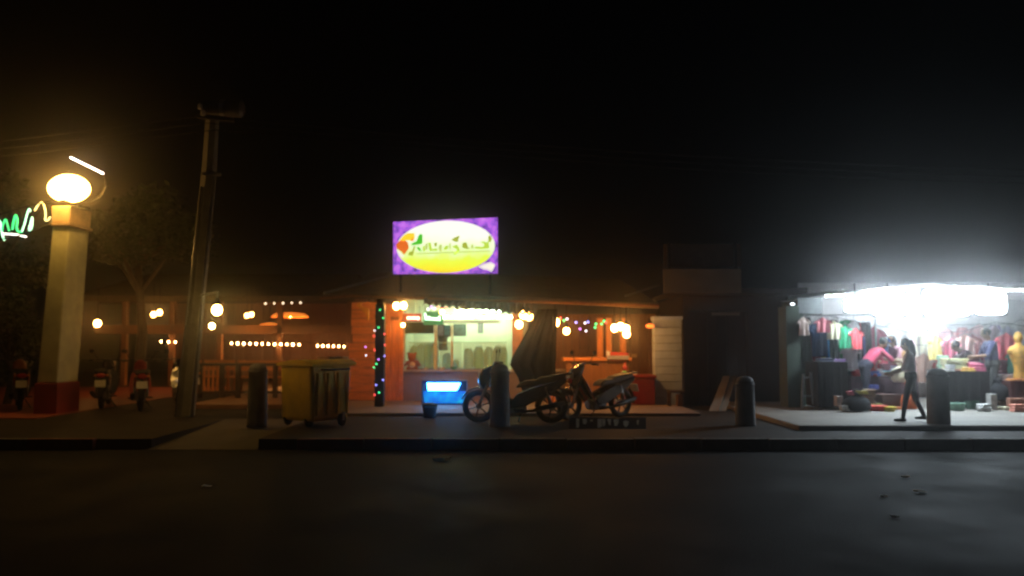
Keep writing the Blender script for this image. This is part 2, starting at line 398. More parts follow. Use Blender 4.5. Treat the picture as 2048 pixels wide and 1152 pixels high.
# ================================================================== MOTORBIKES
def motorbike(label, loc, rz, body, shield, scale=1., glow=None):
    t = thing('motorbike', label, 'motorbike', loc, rz, 'parked motorbikes')      # front towards -x
    def B(mb, name, m, par=t, **k): return mb.build(name, m, par, local=True, **k)
    bm_ = mat('bike_paint_' + body[0], body[1], .25, 0, .1, 6, 0, coat=.6)
    for wx, nm in ((-.62, 'front'), (.62, 'rear')):
        w = B(MB().torus((wx, 0, .285), .235, .048, 'Y', 32, 10), 'tyre', rubber, smooth=True)
        B(MB().torus((wx, 0, .285), .195, .016, 'Y', 28, 8, sc=2), 'rim', dark_metal, w, smooth=True)
        sp = MB()
        for k in range(6):
            a = k * PI / 3 + .3; sp.bar((wx, 0, .285), (wx + .19 * math.cos(a), 0, .285 + .19 * math.sin(a)), .022, .02)
        B(sp, 'spokes', dark_metal, w)
        B(MB().tube([(wx, -.07, .285), (wx, .07, .285)], .05 if nm == 'front' else .075, 14), 'hub', steel, w)
    B(MB().torus((-.62, 0, .285), .31, .018, 'Y', 18, 8, .25, 2.75, 3.6), 'front_mudguard', bm_, smooth=True)
    for s in (-1, 1):
        B(MB().tube([(-.62, s * .085, .285), (-.56, s * .085, .45), (-.40, s * .07, .78)], .022, 8), 'fork_leg', steel, smooth=True)
    # front cowl and leg shield
    cw = MB(); rows = [(-.47, .60, .07, .10), (-.50, .72, .11, .13), (-.49, .84, .14, .15), (-.43, .95, .13, .14), (-.36, 1.0, .07, .09)]
    for xx, zz, wy, dp in rows: pass
    v = []; N = 14
    for xx, zz, wy, dp in rows:
        for k in range(N): a = 2 * PI * k / N; v.append((xx + dp * math.cos(a), wy * math.sin(a), zz + .04 * math.cos(a)))
    f = [(i * N + k, i * N + (k + 1) % N, (i + 1) * N + (k + 1) % N, (i + 1) * N + k) for i in range(len(rows) - 1) for k in range(N)]
    f += [tuple(range(N))[::-1], tuple((len(rows) - 1) * N + k for k in range(N))]
    B(cw.add(v, f), 'front_cowl', bm_, smooth=True)
    B(MB().ball((-.60, 0, .80), .085, 14, 8, (.5, 1.1, .9)), 'headlight', glass('headlight_glass', (.8, .8, .8), .1, 1), smooth=True)
    for s in (-1, 1):
        sh = MB(); pr = [(-.40, .88, .10), (-.33, .74, .19), (-.24, .56, .22), (-.14, .40, .21), (-.02, .30, .17)]
        vs = []; 
        for xx, zz, wy in pr: vs += [(xx, s * .04, zz + .02), (xx - .05, s * wy, zz - .03), (xx - .03, s * wy, zz - .05), (xx + .03, s * .04, zz)]
        fs = [(i * 4 + k, i * 4 + (k + 1) % 4, i * 4 + 4 + (k + 1) % 4, i * 4 + 4 + k) for i in range(4) for k in range(4)] + [(0, 1, 2, 3), (16, 19, 18, 17)]
        B(sh.add(vs, fs), 'leg_shield', mat('bike_shield_' + shield[0], shield[1], .3, 0, .1, 6, 0, coat=.4), smooth=False, bevel=.01)
        B(MB().tube([(-.36, 0, 1.0), (-.34, s * .12, 1.03), (-.27, s * .30, 1.02)], .014, 8), 'handlebar', dark_metal, smooth=True)
        B(MB().tube([(-.29, s * .24, 1.02), (-.24, s * .37, 1.01)], .02, 8), 'grip', rubber, smooth=True)
        mi = B(MB().tube([(-.31, s * .2, 1.03), (-.30, s * .25, 1.12), (-.29, s * .30, 1.2)], .007, 6), 'mirror_stem', dark_metal)
        B(MB().ball((-.29, s * .32, 1.22), .06, 12, 7, (.25, 1, .7)), 'mirror', black_plastic, mi, smooth=True)
        # side fairing under the seat
        fr = [(-.10, .36), (.05, .50), (.30, .60), (.62, .70), (.86, .78), (.90, .72), (.70, .56), (.48, .44), (.20, .30), (-.02, .26)]
        B(MB().prism([(a, s * .10, b) for a, b in fr], (0, s * .045, 0)), 'side_fairing', bm_, bevel=.02)
        B(MB().tube([(.62, s * .11, .29), (.52, s * .13, .62)], [.03, .024], 10), 'shock_absorber', steel, smooth=True)
        B(MB().ball((.88, s * .12, .72), .035, 10, 6, (1, .8, .7)), 'indicator', mat('amber_lens', (.7, .25, .02), .2, 0, .1, 4, 0), smooth=True)
    B(MB().tube([(-.38, 0, .8), (-.22, 0, .5), (-.05, 0, .36), (.2, 0, .42), (.6, 0, .62)], .045, 10), 'frame_tube', black_plastic, smooth=True)
    B(MB().bb(-.12, .2, -.10, .10, .17, .38).tube([(-.2, 0, .27), (-.05, 0, .27)], .085, 14), 'engine', steel, bevel=.02)
    st = [(.02, .60), (.05, .66), (.16, .72), (.34, .73), (.42, .78), (.60, .81), (.82, .83), (.88, .80), (.80, .74), (.40, .64)]
    B(MB().prism([(a, -.13, b) for a, b in st], (0, .26, 0)), 'seat', black_plastic, bevel=.035)
    B(MB().tube([(.62, -.15, .80), (.95, -.13, .84), (.98, 0, .85), (.95, .13, .84), (.62, .15, .80)], .014, 8), 'grab_rail', dark_metal, smooth=True)
    B(MB().ball((.93, 0, .72), .075, 12, 7, (.6, 1.3, .7)), 'tail_light', glow or red_lens, smooth=True)
    B(MB().torus((.62, 0, .285), .33, .014, 'Y', 12, 8, -.1, 1.5, 4), 'rear_mudguard', black_plastic, smooth=True)
    B(MB().box((.985, 0, .55), (.008, .21, .15), Matrix.Rotation(-.3, 3, 'Y')), 'number_plate', plate_white)
    B(MB().tube([(.0, -.12, .2), (.3, -.15, .22), (.42, -.16, .26), (.85, -.17, .36)], [.02, .022, .045, .042], 12), 'exhaust', dark_metal, smooth=True)
    B(MB().tube([(.1, .1, .2), (.05, .22, .0)], .012, 6), 'side_stand', dark_metal)
    B(MB().bb(-.02, .16, -.24, .24, .23, .25), 'footpeg', rubber, bevel=.006)
    t.scale = (scale,) * 3
    return t
ay = GY(849)
motorbike('dark blue motorbike parked side-on in front of the bar, nose to the left', (X(1030, ay + .2), ay + .25, PZ), -.06, ('blue', (.01, .03, .09)), ('black', (.03, .03, .035)), 1.03)
motorbike('black and red motorbike parked in front of the bar beside the blue one', (X(1190, ay + 1.0), ay + 1.0, PZ), .62, ('black', (.012, .012, .013)), ('red', (.25, .015, .015)))
motorbike('black motorbike seen from behind next to the gate pillar', (X(205, 18), 18.2, PZ), -1.22, ('black', (.012, .012, .013)), ('black', (.03, .03, .035)))
motorbike('red motorbike seen from behind between pillar and utility pole', (X(300, 18), 17.6, PZ), -1.12, ('crimson', (.32, .015, .012)), ('crimson', (.3, .02, .015)))
motorbike('black motorbike seen from behind, closest to the utility pole', (X(348, 18.6), 19.2, PZ), -.95, ('black', (.012, .012, .013)), ('grey', (.12, .11, .1)))
motorbike('motorbike cut off by the left edge of the picture', (X(8, 17), 17.6, .155), -1.0, ('orange', (.4, .12, .02)), ('black', (.03, .03, .035)))

# ================================================================== LEFT-BACK PAVILION (open dining hut)
VY = 27.0
vx0, vx1 = X(235, VY), X(712, VY)
pav = thing('dining_pavilion', 'open timber dining pavilion with low thatched roof behind the railing', 'pavilion', ((vx0 + vx1) / 2, VY, .24))
ez = Z(598, 25); 
th = MB()
def thatch_slope(mb, xa, xb, ya, yb, za, zb, th_=.18): mb.add([(xa, ya, za), (xb, ya, za), (xb - .6, yb, zb), (xa + .6, yb, zb), (xa, ya, za - th_), (xb, ya, za - th_), (xb - .6, yb, zb - th_), (xa + .6, yb, zb - th_)], [(0, 1, 2, 3), (7, 6, 5, 4), (0, 4, 5, 1), (1, 5, 6, 2), (3, 2, 6, 7), (0, 3, 7, 4)])
thatch_slope(th, vx0 - .5, vx1 + .3, 25, 29, ez + .1, ez + 1.1); thatch_slope(th, vx0 - .5, vx1 + .3, 33, 29, ez + .1, ez + 1.1)
th.build('roof', thatch, pav)
for px in (250, 345, 440, 560, 700):
    MB().bb(X(px, 25.6) - .08, X(px, 25.6) + .08, 25.5, 25.66, .22, ez + .1).build('post', brown_timber, pav, bevel=.01)
for k in range(22):
    xa = vx0 + (vx1 - vx0) * k / 22
    MB().bb(xa + .006, xa + (vx1 - vx0) / 22 - .006, 31 + .02 * R.random(), 31.06 + .02 * R.random(), .24, ez + .5).build('wall_board', brown_timber, pav)
MB().bb(vx0, vx1, 25.5, 25.68, Z(668, 25.6), Z(650, 25.6)).build('beam', brown_timber, pav, bevel=.01)
MB().bb(vx0, vx1, 25.7, 25.82, ez - .1, ez + .06).build('beam', dark_timber, pav, bevel=.01)
# orange glowing lampshades under the roof
def shade_lamp(px, py, Y, w, h, label, watts):
    c = at(px, py, Y); t = thing('pendant_lamp', label, 'lamp', c, 0, 'pendant lamps in the dining pavilion')
    MB().lathe([(w, -h), (w * .97, -h * .5), (w * .75, h * .6), (w * .2, h)], c, 20, caps=False).build('shade', emi('orange_shade', (1, .25, .03), 1.81), t, smooth=True)
    MB().tube([c + Vector((0, 0, h * .9)), (c.x, c.y, ez + .45)], .01, 6).build('cord', rubber, t)
    MB().ball(c + Vector((0, 0, -h * .1)), .06, 12, 8).build('bulb', bulb_mat('pendant', (1, .4, .08), watts, .06), t, smooth=True)
shade_lamp(540, 653, 26, .42, .11, 'wide orange pendant lamp low in the dining pavilion', 170)
shade_lamp(580, 630, 27.5, .62, .08, 'flat orange pendant lamp high in the dining pavilion', 170)

def string_lights(label, pts, Y, m=warm_small, r=.03, dz=.0, group='strings of small bulbs'):
    P = [at(a, b, Y) for a, b in pts]; t = thing('string_light', label, 'string lights', P[0], 0, group)
    MB().tube([P[0] + Vector((-.3, 0, .09))] + [p + Vector((0, 0, .07)) for p in P] + [P[-1] + Vector((.3, 0, .09))], .008, 5).build('wire', rubber, t)
    for p in P: 
        b = MB().ball(p, r * R.uniform(.75, 1.1), 10, 6, (1, 1, 1.2)).build('bulb', m, t, smooth=True)
        MB().lathe([(.02, .0), (.02, .05)], p + Vector((0, 0, r)), 8).build('socket', rubber, b)
    return t
string_lights('short string of three bulbs left of the utility pole', [(322, 683), (337, 684), (351, 684)], 25.3)
string_lights('long string of a dozen bulbs along the pavilion beam', [(463 + 12.3 * k, 686.5 + .25 * k) for k in range(12)], 25.3)
string_lights('string of six bulbs at the right end of the pavilion', [(635 + 10.6 * k, 691.5 + .3 * k) for k in range(6)], 25.3)
string_lights('faint string of five bulbs high under the pavilion roof', [(531 + 17.5 * k, 607 - .4 * k) for k in range(5)], 24.9, emi('faint_bulb', (1, .75, .5), 8.25), .024)

def hanging_bulb(label, pts, Y, ztop, watts, m=warm_bulb, r=.075, col=(1, .42, .09), group='bare warm bulbs', off=(0, -.22, -.05)):
    m = bulb_mat('bulb_glow', col, watts * 1.9, r, len(pts))
    P = [at(a, b, Y) for a, b in pts]; t = thing('hanging_bulb', label, 'bulb lamp', P[0], 0, group)
    for p in P:
        b = MB().ball(p, r, 14, 9, (1, 1, 1.1)).build('bulb', m, t, smooth=True)
        MB().lathe([(.03, 0), (.034, .07), (.015, .1)], p + Vector((0, 0, r * .95)), 10).build('socket', dark_metal, b)
        MB().tube([p + Vector((0, 0, r + .08)), (p.x, p.y, max(ztop, p.z + r + .12))], .007, 5).build('cord', rubber, b)
    return t
hanging_bulb('lone warm bulb hanging right of the gate pillar', [(195, 647)], 22, 3.0, 22, r=.09)
hanging_bulb('pair of warm bulbs left of the utility pole', [(307, 629), (319, 625)], 23, 3.2, 20, r=.07)
LPY = 13.7
lp_ = at(434, 620, LPY); pl_ = thing('pole_lamp', 'bright yellow lamp on a bracket arm of the utility pole', 'lamp', lp_)
MB().ball(lp_, .085, 14, 9, (1, 1, 1.1)).build('bulb', bulb_mat('pole_bulb', (1, .6, .14), 26, .085), pl_, smooth=True)
MB().lathe([(.03, 0), (.10, .015), (.05, .06), (.03, .12)], lp_ + Vector((0, 0, .085)), 12).build('holder', dark_metal, pl_, smooth=True)
MB().tube([lp_ + Vector((0, 0, .2)), lp_ + Vector((-.1, .3, .32)), at(402, 590, UY - .2)], .018, 8).build('arm', steel, pl_, smooth=True)
hanging_bulb('smaller yellow bulb hanging behind the pole lamp', [(424, 652)], 19, 2.0, 8, emi('yellow_bulb_small', (1, .7, .25), 16), .065, (1, .68, .22))
hanging_bulb('oval white lamp in the pavilion left of the bulb row', [(494, 631), (503, 629)], 25, 3.2, 12, emi('white_oval', (1, .82, .6), 20), .07)

# railing and tables before the pavilion
RY = 19.6
rail = thing('railing', 'low timber railing with balusters in front of the dining pavilion', 'railing', (X(570, RY), RY, .24))
zr_ = Z(726, RY)
MB().bb(X(402, RY), X(740, RY), RY - .05, RY + .05, zr_ - .06, zr_).build('top_rail', dark_timber, rail, bevel=.008)
MB().bb(X(402, RY), X(740, RY), RY - .03, RY + .03, .34, .4).build('bottom_rail', dark_timber, rail, bevel=.008)
for px in (404, 446, 478, 552, 622, 692, 734):
    MB().bb(X(px, RY) - .05, X(px, RY) + .05, RY - .05, RY + .05, .22, zr_ - .06).build('post', dark_timber, rail, bevel=.006)
for px in list(range(410, 442, 9)) + list(range(700, 730, 8)):
    MB().bb(X(px, RY) - .025, X(px, RY) + .025, RY - .02, RY + .02, .4, zr_ - .06).build('baluster', orange_timber, rail)
def table(label, px, Y, w, d, h, m, cloth=None):
    c = at(px, 700, Y); z0 = .24; t = thing('dining_table', label, 'table', (c.x, Y, z0), 0, 'timber dining tables')
    MB().bb(c.x - w / 2, c.x + w / 2, Y - d / 2, Y + d / 2, z0 + h - .05, z0 + h).build('tabletop', m, t, bevel=.01)
    for sx in (-1, 1):
        for sy in (-1, 1): MB().bb(c.x + sx * (w / 2 - .1) - .035, c.x + sx * (w / 2 - .1) + .035, Y + sy * (d / 2 - .1) - .035, Y + sy * (d / 2 - .1) + .035, z0, z0 + h - .05).build('leg', m, t)
    return t
def bench(label, px, Y, w, z0=.24):
    c = at(px, 700, Y); t = thing('bench', label, 'bench', (c.x, Y, z0), 0, 'timber benches')
    for k in range(3): MB().bb(c.x - w / 2, c.x + w / 2, Y - .17 + k * .12, Y - .07 + k * .12, z0 + .41, z0 + .45).build('seat_slat', orange_timber_x, t, bevel=.005)
    for k in range(2): MB().bb(c.x - w / 2, c.x + w / 2, Y + .2, Y + .23, z0 + .58 + k * .16, z0 + .69 + k * .16).build('back_slat', orange_timber_x, t, bevel=.005)
    for s in (-1, 1):
        MB().bb(c.x + s * (w / 2 - .1) - .03, c.x + s * (w / 2 - .1) + .03, Y - .17, Y - .11, z0, z0 + .41).build('leg', brown_timber, t)
        MB().bb(c.x + s * (w / 2 - .1) - .03, c.x + s * (w / 2 - .1) + .03, Y + .16, Y + .2, z0, z0 + .88).build('leg', brown_timber, t)
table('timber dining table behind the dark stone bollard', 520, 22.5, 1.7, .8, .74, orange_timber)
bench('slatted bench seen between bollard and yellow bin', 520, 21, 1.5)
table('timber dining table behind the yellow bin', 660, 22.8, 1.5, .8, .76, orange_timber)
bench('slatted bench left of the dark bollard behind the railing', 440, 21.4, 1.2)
# bowls and napkins on the table behind the bin
tz = .24 + .76
for k, (px, col, nm, lab, cat) in enumerate([(648, (.8, .6, .5), 'bowl', 'pale bowl on the table behind the yellow bin', 'bowl'), (672, (.12, .2, .2), 'bowl', 'dark teal bowl on the table behind the yellow bin', 'bowl'), (700, (.55, .65, .62), 'bowl', 'small pale bowl at the right end of the table behind the yellow bin', 'bowl')]):
    c = at(px, 700, 22.8); tag(MB().lathe([(.07, 0), (.12, .03), (.17, .1), (.19, .16), (.17, .16), (.10, .05)], (c.x, 22.75, tz), 18).build(nm, mat('bowl_%d' % k, col, .3), loc=(c.x, 22.75, tz)), lab, cat, 'bowls')

# warm timber wall and pier left of the bar
WY = 19.2
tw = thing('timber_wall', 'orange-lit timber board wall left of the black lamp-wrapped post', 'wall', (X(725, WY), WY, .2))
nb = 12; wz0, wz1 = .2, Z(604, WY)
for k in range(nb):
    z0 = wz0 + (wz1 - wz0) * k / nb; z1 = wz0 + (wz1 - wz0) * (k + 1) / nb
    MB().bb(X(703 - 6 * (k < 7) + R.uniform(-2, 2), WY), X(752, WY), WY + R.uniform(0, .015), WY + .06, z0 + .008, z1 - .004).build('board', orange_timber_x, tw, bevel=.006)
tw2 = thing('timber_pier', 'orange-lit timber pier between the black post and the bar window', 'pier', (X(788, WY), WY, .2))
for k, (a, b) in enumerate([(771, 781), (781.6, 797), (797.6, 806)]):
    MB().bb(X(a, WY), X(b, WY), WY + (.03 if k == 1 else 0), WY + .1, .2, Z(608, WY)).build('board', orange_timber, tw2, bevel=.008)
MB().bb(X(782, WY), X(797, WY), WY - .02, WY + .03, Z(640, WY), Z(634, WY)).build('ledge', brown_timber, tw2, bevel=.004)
# golden carved bracket under the eave
gb = MB().prism(quad([(716, 606), (724, 605), (722, 612), (733, 616), (738, 618), (738, 640), (735, 641), (731, 628), (719, 616), (711, 611)], 18.4), (0, .06, 0)).build('eave_bracket', mat('gilt', (.75, .38, .06), .4, .3), None, bevel=.008)
tag(gb, 'golden carved bracket under the eave left of the black post', 'bracket')

# black post wrapped with fairy lights
FY = 17.4
fp = tag(MB().bb(X(750, FY), X(768, FY), FY, FY + .19, .2, Z(608, FY)).build('veranda_post', mat('post_black', (.02, .02, .022), .6), bevel=.01), 'black square veranda post wrapped with fairy lights', 'post')
fs = thing('fairy_light', 'coloured fairy lights wound around the black veranda post', 'fairy lights', at(759, 805, FY), 0, 'strings of fairy lights')
fcol = {'g': emi('fairy_green', (.05, .9, .25), 6.60), 'b': emi('fairy_blue', (.25, .25, 1), 8.25), 'r': emi('fairy_red', (1, .08, .08), 6.60), 'p': emi('fairy_purple', (.6, .2, 1), 6.60), 'w': emi('fairy_white', (.8, .8, 1), 6.60)}
wp = []
for k in range(60):
    a = k / 59 * 7 * 2 * PI; wp.append(Vector((X(759, FY) + .125 * math.cos(a), FY + .095 + .125 * math.sin(a), .3 + (Z(615, FY) - .35) * k / 59)))
MB().tube(wp, .005, 5).build('wire', rubber, fs)
for px, py, c in [(760, 620, 'g'), (766, 636, 'g'), (757, 655, 'g'), (749, 661, 'w'), (769, 668, 'r'), (748, 672, 'r'), (770, 690, 'r'), (749, 700, 'r'), (757, 719, 'p'), (753, 728, 'g'), (748, 735, 'g'), (769, 712, 'b'), (758, 785, 'g'), (749, 790, 'r'), (731, 694, 'p'), (732, 711, 'w'), (766, 760, 'b'), (752, 770, 'b')]:
    MB().ball(at(px, py, FY - .05), .016, 8, 5).build('bulb', fcol[c], fs, smooth=True)
hanging_bulb('pair of glaring warm bulbs at the left end of the bar awning', [(793, 612), (807, 611)], 17.9, 2.5, 26, r=.075, off=(0, -.1, -.14))
hanging_bulb('small warm bulb on the pier beside the bar window', [(806, 650)], 18.9, 2.2, 5, emi('warm_bulb_b', (1, .7, .3), 12), .045)

# ================================================================== THE BAR
def cbox(name, m, par, x0, x1, y0, y1, z0, z1, bevel=0): return MB().bb(x0, x1, y0, y1, z0, z1).build(name, m, par, bevel=bevel)
bar = thing('bar_kiosk', 'brightly lit bar kiosk with wide serving window under the purple sign', 'kiosk', (X(905, BY), BY, .2))
bx0, bx1 = X(776, BY), X(1022, BY); zc = Z(740, BY)
cbox('counter', plum_counter, bar, bx0, X(1140, BY), BY, BY + .55, .2, zc - .04, .01)
cbox('countertop', mat('countertop', (.6, .52, .45), .4), bar, bx0 - .05, X(1140, BY) + .05, BY - .06, BY + .6, zc - .039, zc, .01)
wx0, wx1 = X(806, BY), X(1026, BY)
zt_ = Z(606, BY)
cbox('back_wall', pale_wall, bar, wx0 - .3, wx1 + .4, BY + 2.4, BY + 2.5, .2, zt_ + .3)
cbox('side_wall', pale_wall, bar, wx0 - .12, wx0 - .02, BY + .62, BY + 2.4, .2, zt_ + .3)
cbox('side_wall', mat('salmon_wall', (.7, .35, .2), .7), bar, wx1 + .05, wx1 + .15, BY + .62, BY + 2.4, .2, zt_ + .3)
cbox('ceiling', mat('cream_ceiling', (.8, .76, .6), .7), bar, wx0 - .3, wx1 + .4, BY + .3, BY + 2.4, zt_ + .28, zt_ + .34)
cbox('window_jamb', mat('cream_trim', (.75, .7, .55), .5), bar, wx0 - .05, wx0 + .03, BY + .1, BY + .2, zc, zt_)
cbox('window_jamb', mat('salmon_trim', (.7, .35, .2), .5), bar, wx1 - .02, X(1046, BY), BY + .1, BY + .2, zc, zt_)
cbox('header_beam', mat('header', (.35, .3, .26), .6), bar, X(872, BY), X(1000, BY), BY + .1, BY + .2, Z(646, BY), Z(641, BY))
cbox('mullion', mat('cream_trim', (.75, .7, .55), .5), bar, X(867, BY), X(873, BY), BY + .1, BY + .2, zc, Z(648, BY))
cbox('mullion', mat('cream_trim', (.75, .7, .55), .5), bar, X(901, BY), X(905, BY), BY + .1, BY + .2, zc, Z(648, BY))
# dark green blind in the left part of the window
cbox('blind', mat('green_blind', (.05, .09, .05), .8), bar, X(807, BY), X(866, BY), BY + .12, BY + .16, Z(667, BY), Z(644, BY))
# interior tube lamps
for k, (px, py, Y, L) in enumerate([(960, 622, BY + .9, 1.2), (900, 634, BY + 1.8, 1.2), (1000, 634, BY + 1.9, 1.0)]):
    c = at(px, py, Y); c.z = min(c.z, zt_ + .2); t = thing('ceiling_tube', ['tube lamp nearest the bar window', 'tube lamp deep in the bar at the left', 'tube lamp deep in the bar at the right'][k], 'tube lamp', c, 0, 'tube lamps in the bar')
    MB().tube([c - Vector((L / 2, 0, 0)), c + Vector((L / 2, 0, 0))], .018, 8).build('tube', emi('bar_tube', (.68, 1, .6), 150), t, smooth=True)
    MB().bb(c.x - L / 2, c.x + L / 2, Y - .04, Y + .04, c.z + .025, c.z + .07).build('batten', white_paint, t)
# glass display case with jars on the counter
dc = thing('display_case', 'long glass display case on the bar counter', 'display case', (X(910, BY + .3), BY + .3, zc))
pane = glass('green_pane', (.55, .8, .62), .25, .18)
dz1 = Z(684, BY + .3)
for a, b in ((818, 846), (847, 876), (880, 924), (926, 966), (967, 1012)):
    MB().bb(X(a, BY + .2), X(b, BY + .2), BY + .2, BY + .212, zc + .01, dz1 - .03).build('pane', pane, dc)
MB().bb(X(816, BY + .2), X(1014, BY + .2), BY + .18, BY + .52, dz1 - .03, dz1).build('top', glass('case_top', (.7, .85, .7), .2, .5), dc)
MB().bb(X(816, BY + .2), X(1014, BY + .2), BY + .18, BY + .52, zc, zc + .03).build('tray', steel, dc)
jar_g = [mat('jar_%d' % i, c, .35, 0, .12, 6, .02) for i, c in enumerate([(.5, .8, .66), (.6, .85, .7), (.55, .8, .5), (.62, .85, .58), (.45, .75, .62)])]
for _m in jar_g: _m.node_tree.nodes['Principled BSDF'].inputs['Transmission Weight'].default_value = .75
for k, (px, w, top) in enumerate([(828, .11, 690), (842, .1, 686), (857, .1, 684), (869, .1, 684), (893, .1, 704), (912, .08, 718), (937, .11, 694), (957, .12, 690), (977, .11, 692), (996, .12, 690), (1008, .08, 692)]):
    c = at(px, 735, BY + .36); H = Z(top, BY + .36) - zc - .05
    j = thing('storage_jar', ['first', 'second', 'third', 'fourth', 'fifth', 'sixth', 'seventh', 'eighth', 'ninth', 'tenth', 'last'][k] + ' pale green jar from the left in the bar display case', 'jar', (c.x, BY + .36, zc + .03), 0, 'pale green jars in the display case')
    MB().lathe([(w * .9, 0), (w, .03), (w, H * .72), (w * .85, H * .85), (w * .6, H * .92)], (c.x, BY + .36, zc + .03), 18).build('body', jar_g[k % 5], j, smooth=True)
    MB().lathe([(w * .62, H * .92), (w * .64, H * .98), (w * .4, H)], (c.x, BY + .36, zc + .03), 18).build('lid', jar_g[(k + 2) % 5], j, smooth=True)
# dark framed pictures / screens on the back wall
def wallpic(px0, px1, py0, py1, Y, col, label, cat='picture'):
    t = thing('framed_picture', label, cat, at((px0 + px1) / 2, py1, Y), 0, 'pictures in the bar')
    MB().prism(quad([(px0, py0), (px1, py0), (px1, py1), (px0, py1)], Y), (0, .05, 0)).build('frame', dark_metal, t)
    MB().prism(quad([(px0 + 1.5, py0 + 1.5), (px1 - 1.5, py0 + 1.5), (px1 - 1.5, py1 - 1.5), (px0 + 1.5, py1 - 1.5)], Y - .006), (0, .004, 0)).build('picture', mat('pic_' + label[:8], col, .4, 0, .5, 9, 0), t)
wallpic(875, 888, 648, 682, BY + .9, (.22, .2, .36), 'narrow violet poster behind the bar window')
wallpic(887, 901, 650, 673, BY + 1.0, (.05, .18, .3), 'blue poster behind the bar window')
wallpic(907, 932, 648, 672, BY + 1.1, (.14, .2, .2), 'dark screen behind the bar window')
wallpic(956, 966, 646, 666, BY + 1.2, (.3, .27, .33), 'small grey poster at the right of the bar')
tag(MB().lathe([(.12, 0), (.13, .06), (.11, .1), (.1, .28), (.14, .33), (.14, .36)], at(886, 701, BY + .7), 16).build('drinks_blender', mat('blender_black', (.05, .05, .05), .4), loc=at(886, 701, BY + .7)), 'dark appliance hanging behind the bar window', 'appliance')
# toy and bits on the counter
bear = thing('soft_toy', 'red brown soft toy sitting on the left end of the counter', 'toy', at(826, 739, BY + .08))
bc = Vector((X(826, BY + .1), BY + .08, zc)); fur = mat('toy_fur', (.35, .1, .05), .95, 0, .3, 20, .5); fur2 = mat('toy_fur_pale', (.75, .6, .4), .95)
MB().ball(bc + Vector((0, 0, .13)), .13, 12, 8, (1, .8, 1)).build('body', fur, bear, smooth=True)
MB().ball(bc + Vector((0, -.09, .12)), .07, 10, 6, (1, .5, 1)).build('belly', fur2, bear, smooth=True)
h = MB().ball(bc + Vector((-.02, -.02, .30)), .1, 12, 8).build('head', fur, bear, smooth=True)
for s in (-1, 1):
    MB().ball(bc + Vector((-.02 + s * .08, 0, .38)), .035, 8, 6).build('ear', fur, h, smooth=True)
    MB().tube([bc + Vector((s * .1, -.03, .2)), bc + Vector((s * .17, -.08, .1))], .035, 8).build('arm', fur, bear, smooth=True)
    MB().tube([bc + Vector((s * .07, -.05, .05)), bc + Vector((s * .11, -.14, .04))], .04, 8).build('leg', fur, bear, smooth=True)
for k, (px, col, r, lab) in enumerate([(852, (.7, .55, .3), .05, 'small tan bowl by the soft toy on the counter'), (884, (.75, .7, .6), .06, 'cream bowl on the counter below the mullion'), (908, (.1, .4, .3), .07, 'teal bowl on the counter near the motorbike'), (1046, (.55, .2, .12), .10, 'terracotta pot at the right end of the counter')]):
    c = Vector((X(px, BY + .05), BY + .06, zc)); tag(MB().lathe([(r * .6, 0), (r, r * .5), (r * 1.15, r * 1.1), (r * 1.05, r * 1.1), (r * .8, r * .5)], c, 16).build('bowl', mat('cbowl%d' % k, col, .4), loc=c), lab, 'bowl', 'bowls on the bar counter')
# roofs of the bar
AWY = 17.2
def corr(name, label, pts, Y0, Y1, rise, per, amp, m, th_=.02):
    "corrugated awning: front edge along pts (pixels), running back to Y1"
    P = [at(a, b, Y0) for a, b in pts]; L = (P[-1] - P[0]).length; n = int(L / per * 8)
    v = []
    for i in range(n + 1):
        t = i / n; p = P[0].lerp(P[-1], t); w = amp * abs(math.sin(PI * t * L / per))
        for (yy, dz) in ((Y0, 0), (Y1, rise)):
            v += [(p.x, yy, p.z + dz + w), (p.x, yy, p.z + dz + w + th_)]
    f = []
    for i in range(n):
        a, b = i * 4, i * 4 + 4; f += [(a, b, b + 1, a + 1), (a + 2, a + 3, b + 3, b + 2), (a, a + 2, b + 2, b), (a + 1, b + 1, b + 3, a + 3)]
    f += [(0, 1, 3, 2), (n * 4, n * 4 + 2, n * 4 + 3, n * 4 + 1)]
    o = MB().add(v, f); return o
aw = thing('bar_awning', 'brown corrugated awning over the bar window', 'awning', at(950, 620, AWY))
corr('', '', [(846, 611), (1068, 634)], AWY, BY + .5, .55, .14, .05, roof_brown).build('corrugated_sheet', roof_brown, aw)
for px, py in ((850, 606), (955, 617), (1062, 629)):
    a = at(px, py, AWY + .05); MB().bar(a + Vector((0, 0, .04)), a + Vector((0, BY - AWY + .3, .58)), .05, .08).build('rafter', dark_timber, aw)
rf = thing('terrace_roof', 'broad dark canopy roof above the bar carrying the purple sign', 'roof', at(985, 585, 18.5))
def slab(px_pts, Y0, Y1, rise, th_=.1):
    P = [at(a, b, Y0) for a, b in px_pts]; v = []
    for p in P: v += [(p.x, Y0, p.z), (p.x, Y0, p.z + th_), (p.x, Y1, p.z + rise), (p.x, Y1, p.z + rise + th_)]
    f = []
    for i in range(len(P) - 1):
        a, b = i * 4, i * 4 + 4; f += [(a, b, b + 1, a + 1), (a + 2, a + 3, b + 3, b + 2), (a, a + 2, b + 2, b), (a + 1, b + 1, b + 3, a + 3)]
    e = (len(P) - 1) * 4; f += [(0, 1, 3, 2), (e, e + 2, e + 3, e + 1)]
    return MB().add(v, f)
slab([(640, 602), (705, 597), (850, 600), (1080, 606), (1318, 618)], 17.6, 24, 1.0, .12).build('roof_slab', roof_brown, rf)
MB().bar(at(640, 597, 17.55), at(705, 592, 17.55), .12, .05).build('fascia', brown_timber, rf)
MB().bar(at(705, 592, 17.55), at(1318, 612, 17.55), .12, .05).build('fascia', brown_timber, rf)
MB().bar(at(648, 586, 17.7), at(775, 553, 18.6), .05, .05).build('sign_stay', steel, rf)
